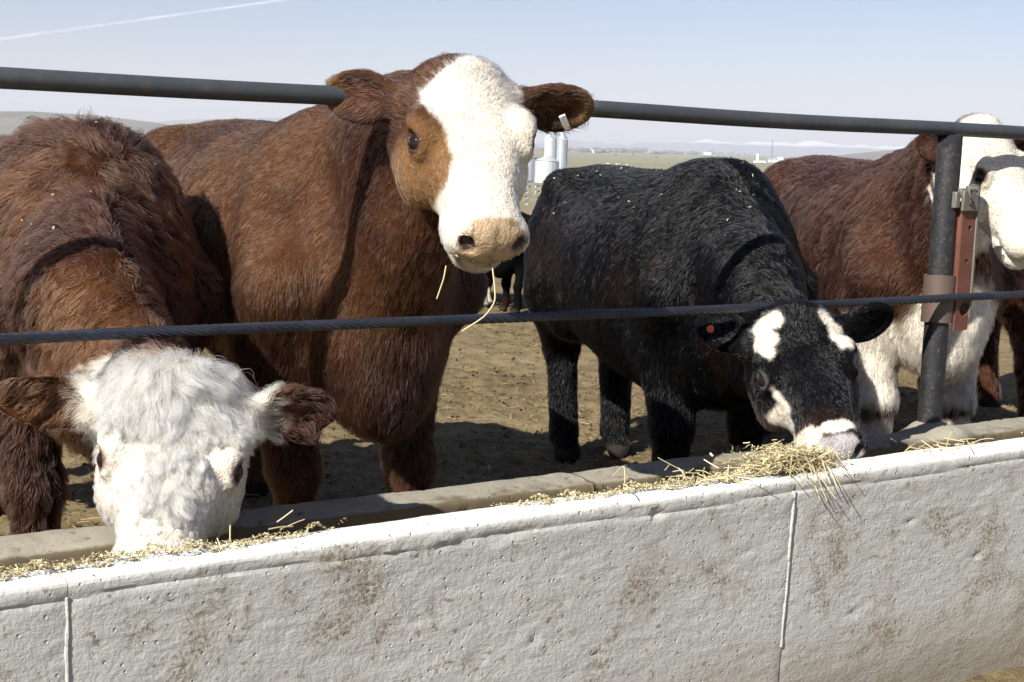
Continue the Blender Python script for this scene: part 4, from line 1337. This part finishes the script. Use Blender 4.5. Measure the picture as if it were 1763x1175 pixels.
# 4: white-faced cow behind the post
c4 = Cow('red-brown cow with white face and brisket standing behind the post', (1.45, 5.02), 12, 1.0, 1.06,
         at(1728, 305, 4.47), (0.31, -0.50, -0.81), (0.86, 0.50, 0.0),
         [(-1, (-0.66, 0.70, 0.12), (0.2, -0.9, -0.1), 0.125), (1, (0.86, 0.45, 0.15), (0.0, -0.9, -0.3), 0.16)], col_white_front, seed=5, leg=1.1, hl=0.98, hw=1.02, lid=(0.10, 0.06, 0.045))
def len4(c, P):
    w = c.head_w(P); t, s, u = c.hc(P)
    return 0.029 * (1 - w) + w * (0.010 + 0.012 * sstep(0.2, 0.08, t))
c4.coat('coat', hairs(90000), len4, lambda c, P, Nn: 1 + 0.8 * c.head_w(P), lift=0.32, clump=0.6, guides=4500, curl=0.06, curlf=0.8, rad=0.00075, pts=4)

# 5: flank of a further cow at the right edge
c5 = Cow('plain brown cow standing behind the white-faced one at the right edge', (2.28, 5.75), 6, 1.0, 1.0,
         at(1990, 330, 5.45), (0.25, -0.45, -0.85), (0.9, 0.4, 0.0),
         [(-1, (-0.85, 0.3, 0.1), (0.2, -0.9, -0.1), 0.16), (1, (0.86, 0.3, 0.1), (0.0, -0.9, -0.3), 0.16)], col_plain_brown, seed=6, h=0.013)
c5.coat('coat', hairs(22000), lambda c, P: np.full(len(P), 0.032), None, lift=0.45, clump=0.5, guides=1500, rad=0.0009, pts=4)

# far pair in the pen
for k, (px, Yc, hd, lab) in enumerate(((838, 10.5, 80, 'small far black cow with white socks seen under the brown cow\'s chin'), (880, 10.2, -60, 'far all-dark cow beside the black calf\'s rump, half hidden'))):
    gx = at(px, 500, Yc)[0]
    cf = Cow(lab, (gx, Yc), hd, 0.58, 0.60, np.array([gx + math.sin(math.radians(hd)) * 0.45, Yc - math.cos(math.radians(hd)) * 0.45, 0.62]),
             (math.sin(math.radians(hd)) * 0.6, -math.cos(math.radians(hd)) * 0.6, -0.75), (math.cos(math.radians(hd)), math.sin(math.radians(hd)), 0),
             [(-1, (-math.cos(math.radians(hd)), -math.sin(math.radians(hd)), 0), (0, 0, -1), 0.16), (1, (math.cos(math.radians(hd)), math.sin(math.radians(hd)), 0), (0, 0, -1), 0.16)],
             col_far_black if k == 0 else col_black, seed=8 + k, h=0.02, grp='cattle far back in the pen')

# chaff and crumbs stuck to the coats
M['chaff'] = straw_mat('chaff', (0.45, 0.38, 0.22), (0.78, 0.72, 0.5))
def chaff(cow, n, dens, size, off, seed):
    rg = np.random.default_rng(seed)
    cen = cow.V[cow.Q].mean(1); nq = unit(cow.Nv[cow.Q].mean(1))
    w = cow.area * dens(cow, cen, nq); w = w / w.sum()
    qi = rg.choice(len(cen), n, p=w)
    V, Fc = flakes(n, lambda m: cen[qi] + nq[qi] * off, size, rg)
    o = raw('chaff', V, Fc, cow.root, M['chaff'], False); o['kind'] = 'stuff'
chaff(c3, 80, lambda c, P, Nn: sstep(0.1, 0.5, Nn[:, 2]) * sstep(0.2, 0.5, fbm(P, 7, 2, 3) + 0.2) * (P[:, 2] > 0.9), 0.0035, 0.008, 1)
chaff(c2, 70, lambda c, P, Nn: sstep(0.41, 0.44, c.hc(P)[0]) * (c.hc(P)[2] > -0.11) * (c.hc(P)[2] < -0.06) * (np.abs(c.hc(P)[1]) < 0.06) * c.head_w(P), 0.0022, 0.001, 2)
chaff(c1, 60, lambda c, P, Nn: sstep(0.2, 0.7, Nn[:, 2]) * (P[:, 2] > 0.9), 0.003, 0.010, 3)

# red ear tag of the black calf
sg, b, e, o, wd, le = c3.ear_frames[0]
p = b + e * le * 0.72 + o * 0.018 + wd * 0.02
M['tagred'] = plain('red_tag', (0.72, 0.13, 0.03), 0.35, 0, 0.1, 30)
mb = MB().cyl(p - o * 0.004, p + o * 0.006, 0.0105, n=18).cyl(p + o * 0.0062, p + o * 0.012, 0.005, n=12)
mb.build('ear_tag', M['tagred'], c3.root, True, 0.001)
M['tagwhite'] = plain('white_tag', (0.75, 0.74, 0.70), 0.4, 0, 0.05, 30)
sg, b, e, o, wd, le = c2.ear_frames[1]
p = b + e * le * 0.74 + o * 0.016 - np.sign(wd[2]) * wd * 0.026
mb = MB()
A2 = np.stack([unit(e * .85 + wd * .5), unit(wd * .85 - e * .5), o], 1)
mb.box((-0.007, -0.020, -0.002), (0.007, 0.020, 0.003), A2, p)
mb.build('ear_tag', M['tagwhite'], c2.root, True, 0.001)

# straws hanging from the brown cow's mouth
def stem(pts, r, label):
    P = np.array(pts); t = np.linspace(0, 1, len(P)); tt = np.linspace(0, 1, 14)
    Q = np.stack([np.interp(tt, t, P[:, k]) for k in range(3)], -1)
    Q[1:-1] = 0.25 * Q[:-2] + 0.5 * Q[1:-1] + 0.25 * Q[2:]
    o = MB().tube(Q, r, 6).build('straw', M['hay'])
    tag(o, label, 'straw')
stem([at(768, 458, 2.86), at(764, 480, 2.85), at(752, 515, 2.85)], 0.0014, 'short straw dangling from the brown cow\'s lip')
stem([at(848, 462, 2.80), at(852, 495, 2.79), at(853, 520, 2.78), at(836, 545, 2.77), at(795, 571, 2.76)], 0.0016, 'long bent straw hanging from the brown cow\'s muzzle over the cable')

# =================================================================== distance
def ground_at(px, py):
    """where the land surface is seen at this pixel"""
    d = CR @ Vector(((px - CX) / F_PX, -(py - CY) / F_PX, -1.0))
    Ys = np.geomspace(20, 25000, 4000)
    zz = EYE + d.z / d.y * Ys
    k = np.argmax(zz < land_z(Ys))
    Yk = Ys[k] if zz[k] < land_z(Ys[k]) else 6000.0
    return np.array([d.x / d.y * Yk, Yk, land_z(Yk)]), Yk, F_PX / Yk

M['farwhite'] = plain('white_cladding', (0.74, 0.74, 0.73), 0.6, 0, 0.06, 0.4)
M['fartan'] = plain('tan_cladding', (0.50, 0.44, 0.26), 0.7, 0, 0.1, 0.4)
M['farred'] = plain('rust_roof', (0.34, 0.20, 0.15), 0.7, 0, 0.1, 0.4)
M['fargrey'] = plain('grey_roof', (0.30, 0.32, 0.36), 0.6, 0.1, 0.1, 0.4)
M['fardark'] = plain('dark_opening', (0.03, 0.03, 0.035), 0.7, 0, 0.2, 0.4)
M['zinc'] = plain('galvanised_bin', (0.62, 0.64, 0.67), 0.38, 0.45, 0.08, 1.5)
M['zincdark'] = plain('dull_galvanised', (0.40, 0.43, 0.47), 0.5, 0.4, 0.1, 1.5)
M['wood'] = plain('weathered_board', (0.33, 0.30, 0.24), 0.85, 0, 0.3, 3)
M['mast'] = plain('mast_steel', (0.22, 0.23, 0.25), 0.6, 0.4, 0.1, 1)

def shed(name, label, px, py, wpx, hpx, depth, wall, roof, door=False, ridge=0.35):
    g, Yk, s = ground_at(px, py)
    w, h = wpx / s, hpx / s
    r = empty(name, g)
    eav = h * (1 - ridge)
    MB().box((-w / 2, 0, 0), (w / 2, depth, eav)).build('wall', wall, r, False)
    mb = MB()
    o = 0.03 * w
    mb.add([(-w / 2 - o, -o, eav), (w / 2 + o, -o, eav), (w / 2 + o, depth / 2, h), (-w / 2 - o, depth / 2, h), (-w / 2 - o, depth + o, eav), (w / 2 + o, depth + o, eav)],
           [(0, 1, 2, 3), (3, 2, 5, 4), (0, 3, 4), (1, 5, 2)])
    mb.build('roof', roof, r, False)
    if door:
        MB().box((-w * 0.28, -0.12, 0), (w * 0.05, -0.01, eav * 0.8)).build('door', M['fardark'], r, False)
    tag(r, label, 'shed', 'farm buildings in the valley')
    return r
shed('farm_shed', 'small white shed nearest the black calf\'s back', 1191, 289, 16, 7, 14, M['farwhite'], M['farwhite'])
shed('farm_shed', 'tan barn beside the white shed in the valley', 1206, 287, 13, 10, 16, M['fartan'], M['fartan'])
shed('farm_shed', 'white barn with dark door and grey roof in the valley', 1222, 284, 17, 9, 18, M['farwhite'], M['fargrey'], True)
shed('farm_shed', 'long low rust-roofed shed in the valley', 1266, 286, 22, 4, 16, M['fartan'], M['farred'])
shed('farm_shed', 'low pale shed left of the rust roof', 1243, 286, 16, 5, 14, M['farwhite'], M['fartan'])
shed('farm_shed', 'white shed at the foot of the mast', 1332, 281, 15, 9, 22, M['farwhite'], M['fargrey'])
shed('farm_shed', 'white gabled shed right of the mast', 1344, 281, 9, 10, 22, M['farwhite'], M['farwhite'])
shed('farm_shed', 'tiny far white building close to the tree line', 1218, 267, 13, 4.5, 30, M['farwhite'], M['farwhite'])
shed('farm_shed', 'pale far building above the black calf\'s rump', 1021, 263, 18, 4.5, 40, M['farwhite'], M['farwhite'])
g, Yk, s = ground_at(1304, 281)
r = empty('tower_silo', g)
MB().cyl((0, 0, 0), (0, 0, 15 / s), 2.6 / s, n=20).build('barrel', M['farwhite'], r)
MB().tube([(0, 0, 15.02 / s), (0, 0, 16.2 / s), (0, 0, 17 / s)], [2.6 / s, 2.0 / s, 0.5 / s], 20).build('dome', M['fargrey'], r)
MB().box((-7 / s, -4 / s, 0), (-2.7 / s, 2 / s, 3.5 / s)).box((2.7 / s, -3 / s, 0), (14 / s, 3 / s, 4 / s)).build('annex', M['farwhite'], r, False)
tag(r, 'slim white tower silo beside the mast in the valley', 'silo')
g, Yk, s = ground_at(1328, 281)
r = empty('radio_mast', g)
w = 1.1 / s
mb = MB()
for k in range(4):
    a = math.pi / 4 + k * math.pi / 2
    mb.cyl((w * math.cos(a), w * math.sin(a), 0), (0.6 * w * math.cos(a), 0.6 * w * math.sin(a), 39 / s), 0.25 / s, n=6)
mb.build('leg', M['mast'], r)
mb = MB()
for i in range(14):
    z0, z1 = i * 2.7 / s, (i + 1) * 2.7 / s
    for k in range(4):
        a, b = math.pi / 4 + k * math.pi / 2, math.pi / 4 + (k + 1) * math.pi / 2
        ww = w * (1 - 0.4 * i / 14)
        mb.cyl((ww * math.cos(a), ww * math.sin(a), z0), (ww * math.cos(b), ww * math.sin(b), z1), 0.14 / s, n=4)
mb.build('bracing', M['mast'], r)
tag(r, 'thin lattice mast rising above the valley farm', 'mast')

# grain bins between the brown cow's cheek and the black calf
def bin_(label, px, ytop, ybase, wpx, Yd, mat, legs=True):
    b = at(px, ybase, Yd); t = at(px, ytop, Yd)
    s = F_PX / Yd; R_ = wpx / s / 2; H_ = t[2] - b[2]
    r = empty('grain_bin', b)
    rs, zz = [], []
    for i in range(13):                       # corrugated shell
        rs += [R_, R_ * 0.985]; zz += [0.28 * H_ + 0.6 * H_ * i / 13, 0.28 * H_ + 0.6 * H_ * (i + .5) / 13]
    MB().tube([(0, 0, z) for z in zz], rs, 28).build('shell', mat, r)
    MB().tube([(0, 0, 0.87 * H_), (0, 0, 0.98 * H_), (0, 0, H_)], [R_ * 1.04, R_ * 0.22, R_ * 0.12], 28).build('roof', mat, r)
    MB().tube([(0, 0, 0.30 * H_), (0, 0, 0.05 * H_)], [R_ * 0.98, R_ * 0.15], 28).build('hopper', mat, r)
    gz = land_z(Yd) - b[2]
    for k in range(6):
        a = math.pi / 6 + k * math.pi / 3
        MB().cyl((R_ * math.cos(a), R_ * math.sin(a), min(gz, 0) - 0.05), (R_ * math.cos(a), R_ * math.sin(a), 0.45 * H_), R_ * 0.045, n=6).build('leg', mat, r)
    mb = MB()
    for sx in (-1, 1):
        mb.cyl((R_ * 0.5 + sx * 0.18, -R_ * 0.92, 0), (R_ * 0.5 + sx * 0.18, -R_ * 0.92, 0.84 * H_), 0.03, n=5)
    for i in range(16):
        mb.cyl((R_ * 0.5 - 0.18, -R_ * 0.92, 0.84 * H_ * i / 16), (R_ * 0.5 + 0.18, -R_ * 0.92, 0.84 * H_ * i / 16), 0.02, n=4)
    mb.build('ladder', M['zincdark'], r)
    tag(r, label, 'grain bin', 'grain bins beyond the pen')
bin_('broad bright grain bin right beside the black calf\'s rump', 940, 268, 336, 42, 205, M['zinc'])
bin_('slim tall grain bin behind the broad bright one', 965, 226, 330, 19, 228, M['zincdark'])
bin_('tall pale grain bin left of the slim one', 945, 222, 330, 22, 236, M['zinc'])
bin_('grain bin peeping out beside the brown cow\'s cheek', 908, 262, 330, 30, 215, M['zincdark'])
def post_fence(label, px0, px1, py, Yd, n, hgt):
    a0, a1 = at(px0, py, Yd), at(px1, py, Yd * 1.04)
    a0[2], a1[2] = land_z(a0[1]) - 0.03, land_z(a1[1]) - 0.03
    r = empty('board_fence', a0)
    d = a1 - a0
    for i in range(n + 1):
        p = d * i / n
        MB().box((p[0] - .09, p[1] - .09, p[2] - 0.1), (p[0] + .09, p[1] + .09, p[2] + hgt)).build('fence_post', M['wood'], r, False)
    ang = math.atan2(d[1], d[0]); L = math.hypot(d[0], d[1])
    Rm = np.array([[math.cos(ang), -math.sin(ang), 0], [math.sin(ang), math.cos(ang), 0], [0, 0, 1]])
    for z in (0.25, 0.55, 0.85, 1.15):
        z = z * hgt / 1.3
        mb = MB().box((0, -.13, z), (L, -.095, z + 0.16 * hgt / 1.3), Rm)
        v = np.array(mb.v); v[:, 2] += d[2] * (v[:, 0] / (d[0] if abs(d[0]) > 1e-6 else 1)); mb.v = [tuple(q) for q in v]
        mb.build('board', M['wood'], r, False)
    tag(r, label, 'fence')
post_fence('pale board fence below the grain bins', 820, 1010, 352, 92, 9, 1.5)
post_fence('far board fence running towards the valley at right', 1290, 1480, 320, 118, 9, 1.5)
# tiny brown cattle in the next pen
for k, (px, lab) in enumerate(((1318, 'far red-brown cow left of the notch between the two backs'), (1331, 'far red-brown cow beside the brown cow\'s rump'))):
    gx = at(px, 322, 112)
    Cow(lab, (gx[0], gx[1]), 85 - 150 * k, 1.1, 1.1, np.array([gx[0] + (0.45 if k == 0 else -0.4), gx[1] - 0.1, 0.8]), (0.5 if k == 0 else -0.5, -0.2, -0.8), (0.2, 0.9 if k == 0 else -0.9, 0),
        [(-1, (0, -1, 0), (0, 0, -1), 0.16), (1, (0, 1, 0), (0, 0, -1), 0.16)], col_plain_brown, seed=12 + k, h=0.045, grp='cattle in the far pen').root.location.z = float(land_z(gx[1]))

# far tree belts: too far to tell the trees apart
rt = np.random.default_rng(21)
def twiggy(V0):
    return V0
mb_v, mb_f = [], []
bm = bmesh.new(); bmesh.ops.create_icosphere(bm, subdivisions=2, radius=1.0)
IV = np.array([v.co[:] for v in bm.verts]); IF = np.array([[v.index for v in f.verts] for f in bm.faces]); bm.free()
nv = 0
def tree_blob(c, rx, rz, seed):
    global nv
    k = 1 + 0.35 * fbm(IV * 1.0 + seed, 2.2, 2, seed)
    V = IV * k[:, None] * np.array([rx, rx, rz]) + c
    mb_v.append(V); mb_f.append(IF + nv); nv += len(V)
for px0, px1, py, n, hm in ((1000, 1110, 259, 90, 7), (1110, 1262, 262, 80, 5), (1262, 1300, 264, 10, 3), (1360, 1500, 270, 24, 3), (880, 1000, 256, 40, 5), (300, 600, 240, 60, 4)):
    for i in range(n):
        px = rt.uniform(px0, px1); py_ = py + (px - px0) * 0.033 * 0 + rt.uniform(-0.5, 1.8)
        g, Yk, s = ground_at(px, py_ + 3)
        h_ = hm / s * rt.uniform(0.4, 1.2)
        tree_blob(g + np.array([0, 0, h_ * 0.45]), h_ * rt.uniform(0.5, 1.1), h_ * 0.55, i + px0)
for px, py in ((1283, 281), (1278, 280), (1246, 264), (1258, 264), (1236, 264), (1366, 279), (1372, 276), (1352, 283), (1296, 284), (1312, 283), (1150, 283), (1165, 286), (1090, 268), (1130, 272), (1060, 268)):
    g, Yk, s = ground_at(px, py)
    tree_blob(g + np.array([0, 0, 1.4 / s]), 2.6 / s, 1.8 / s, px)
M['twig'] = plain('bare_tree_belt', (0.12, 0.105, 0.075), 0.95, 0, 0.35, 0.05)
o = raw('far_trees', np.vstack(mb_v), np.vstack(mb_f), None, M['twig'], False)
tag(o, 'hazy brown belts of trees along the valley', 'trees', None, 'stuff')

# hills and snowy range
def ridge(name, label, prof, Yd, depth, mat, rough, seed, n=160):
    """prof: list of (px, py) of the skyline"""
    prof = sorted(prof)
    xs = np.linspace(prof[0][0], prof[-1][0], n)
    ysk = np.interp(xs, [p[0] for p in prof], [p[1] for p in prof])
    rows = 22
    V = np.zeros((rows, n, 3))
    base = land_z(Yd) - 2
    for i, (px, py) in enumerate(zip(xs, ysk)):
        top = at(px, py, Yd)
        for j in range(rows):
            f = j / (rows - 1)                       # 0 front foot, 0.5 crest, 1 back foot
            k = max(0.0, 1 - abs(f - 0.5) * 2) ** 0.85
            y = Yd + (f - 0.5) * depth
            V[j, i] = (top[0] * (y / Yd), y, base + (top[2] - base) * k)
    amp = rough * (V[..., 2] - base)
    V[..., 2] += amp * fbm(V * np.array([1, 1, 0]), 6.0 / depth, 4, seed) 
    q = [(j * n + i, j * n + i + 1, (j + 1) * n + i + 1, (j + 1) * n + i) for j in range(rows - 1) for i in range(n - 1)]
    tag(raw(name, V.reshape(-1, 3), q, None, mat), label, None, None, 'structure')
M['hill'] = plain('hill_grass', (0.155, 0.15, 0.125), 0.95, 0, 0.2, 0.004)
def range_mat():
    m, nt, b = mat_new('snowy_rock')
    tc = nt.nodes.new('ShaderNodeTexCoord')
    sx = nt.nodes.new('ShaderNodeSeparateXYZ'); nt.links.new(tc.outputs['Object'], sx.inputs[0])
    nf = noise_fac(nt, tc.outputs['Object'], 0.0012, 6, 0.65)
    mr = nt.nodes.new('ShaderNodeMapRange'); mr.inputs['From Min'].default_value = 110; mr.inputs['From Max'].default_value = 240
    nt.links.new(sx.outputs['Z'], mr.inputs['Value'])
    ad = nt.nodes.new('ShaderNodeMath'); ad.operation = 'ADD'
    nt.links.new(mr.outputs[0], ad.inputs[0]); nt.links.new(nf, ad.inputs[1])
    c = ramp(nt, ad.outputs[0], [(0.62, (0.10, 0.11, 0.14)), (0.95, (0.88, 0.90, 0.93))])
    nt.links.new(c, b.inputs['Base Color'])
    b.inputs['Roughness'].default_value = 0.9
    return m
M['range'] = range_mat()
ridge('hill', 'grey-green hill behind the cattle at left', [(-700, 205), (-400, 196), (-120, 190), (60, 191), (160, 197), (260, 210), (400, 232), (470, 240)], 3400, 1600, M['hill'], 0.05, 3)
ridge('hill', 'blue hazy hill left of the brown cow\'s head', [(120, 222), (300, 207), (420, 202), (520, 199), (640, 201), (760, 214), (860, 236), (940, 255)], 15000, 5000, M['hill'], 0.06, 4)
ridge('hill', 'low pale hill rising behind the brown cow at right', [(1380, 276), (1460, 265), (1540, 257), (1640, 250), (1800, 246), (2100, 240), (2500, 262)], 4200, 2200, M['hill'], 0.05, 5)
rr = np.random.default_rng(4)
sk = [(880, 258)]
for px in np.arange(910, 2300, 17):
    base = 250 + (px - 880) * 0.033
    sk.append((px, base - np.interp(px, [900, 960, 1080, 1200, 1300, 1400, 1480, 1600, 2300], [2, 12, 10, 22, 18, 24, 20, 22, 18]) + rr.uniform(-4, 4)))
sk.append((2330, 300))
ridge('mountain_range', 'pale snow-streaked mountains on the horizon', sk, 25000, 5000, M['range'], 0.10, 6, 400)

# vapour trail high in the sky, far outside the hazy air
m, nt, b = mat_new('vapour')
b.inputs['Base Color'].default_value = (0.9, 0.9, 0.9, 1)
b.inputs['Roughness'].default_value = 1.0
co = obj_co(nt)
nt.links.new(ramp(nt, noise_fac(nt, co, 0.0011, 4), [(0.3, (0.04,) * 3), (0.75, (0.20,) * 3)]), b.inputs['Alpha'])
M['vapour'] = m
p0, p1 = at(-260, 104, 34000), at(620, -18, 34000)
tt = np.linspace(0, 1, 60)
pts = p0 + (p1 - p0) * tt[:, None]
rad = 46 * (1 - 0.45 * tt) * (1 + 0.2 * np.array([vnoise(np.array([t * 30, 0.5, 0.5])) for t in tt]))
tag(MB().tube(pts, rad, 12).build('contrail', M['vapour']), 'thin white vapour trail in the sky at upper left', 'vapour trail')

# the hazy air over the valley
hz = MB().box((-27000, -4600, -27), (27000, 30400, 620)).build('haze', None, None, False)
m = bpy.data.materials.new('haze_air'); m.use_nodes = True
nt = m.node_tree; nt.nodes.clear()
out = nt.nodes.new('ShaderNodeOutputMaterial'); pv = nt.nodes.new('ShaderNodeVolumePrincipled')
pv.inputs['Color'].default_value = (0.90, 0.93, 1.0, 1); pv.inputs['Density'].default_value = 7.5e-5; pv.inputs['Anisotropy'].default_value = 0.0
nt.links.new(pv.outputs[0], out.inputs['Volume'])
hz.data.materials.append(m)
tag(hz, 'thin pale haze over the valley', 'haze', None, 'stuff')
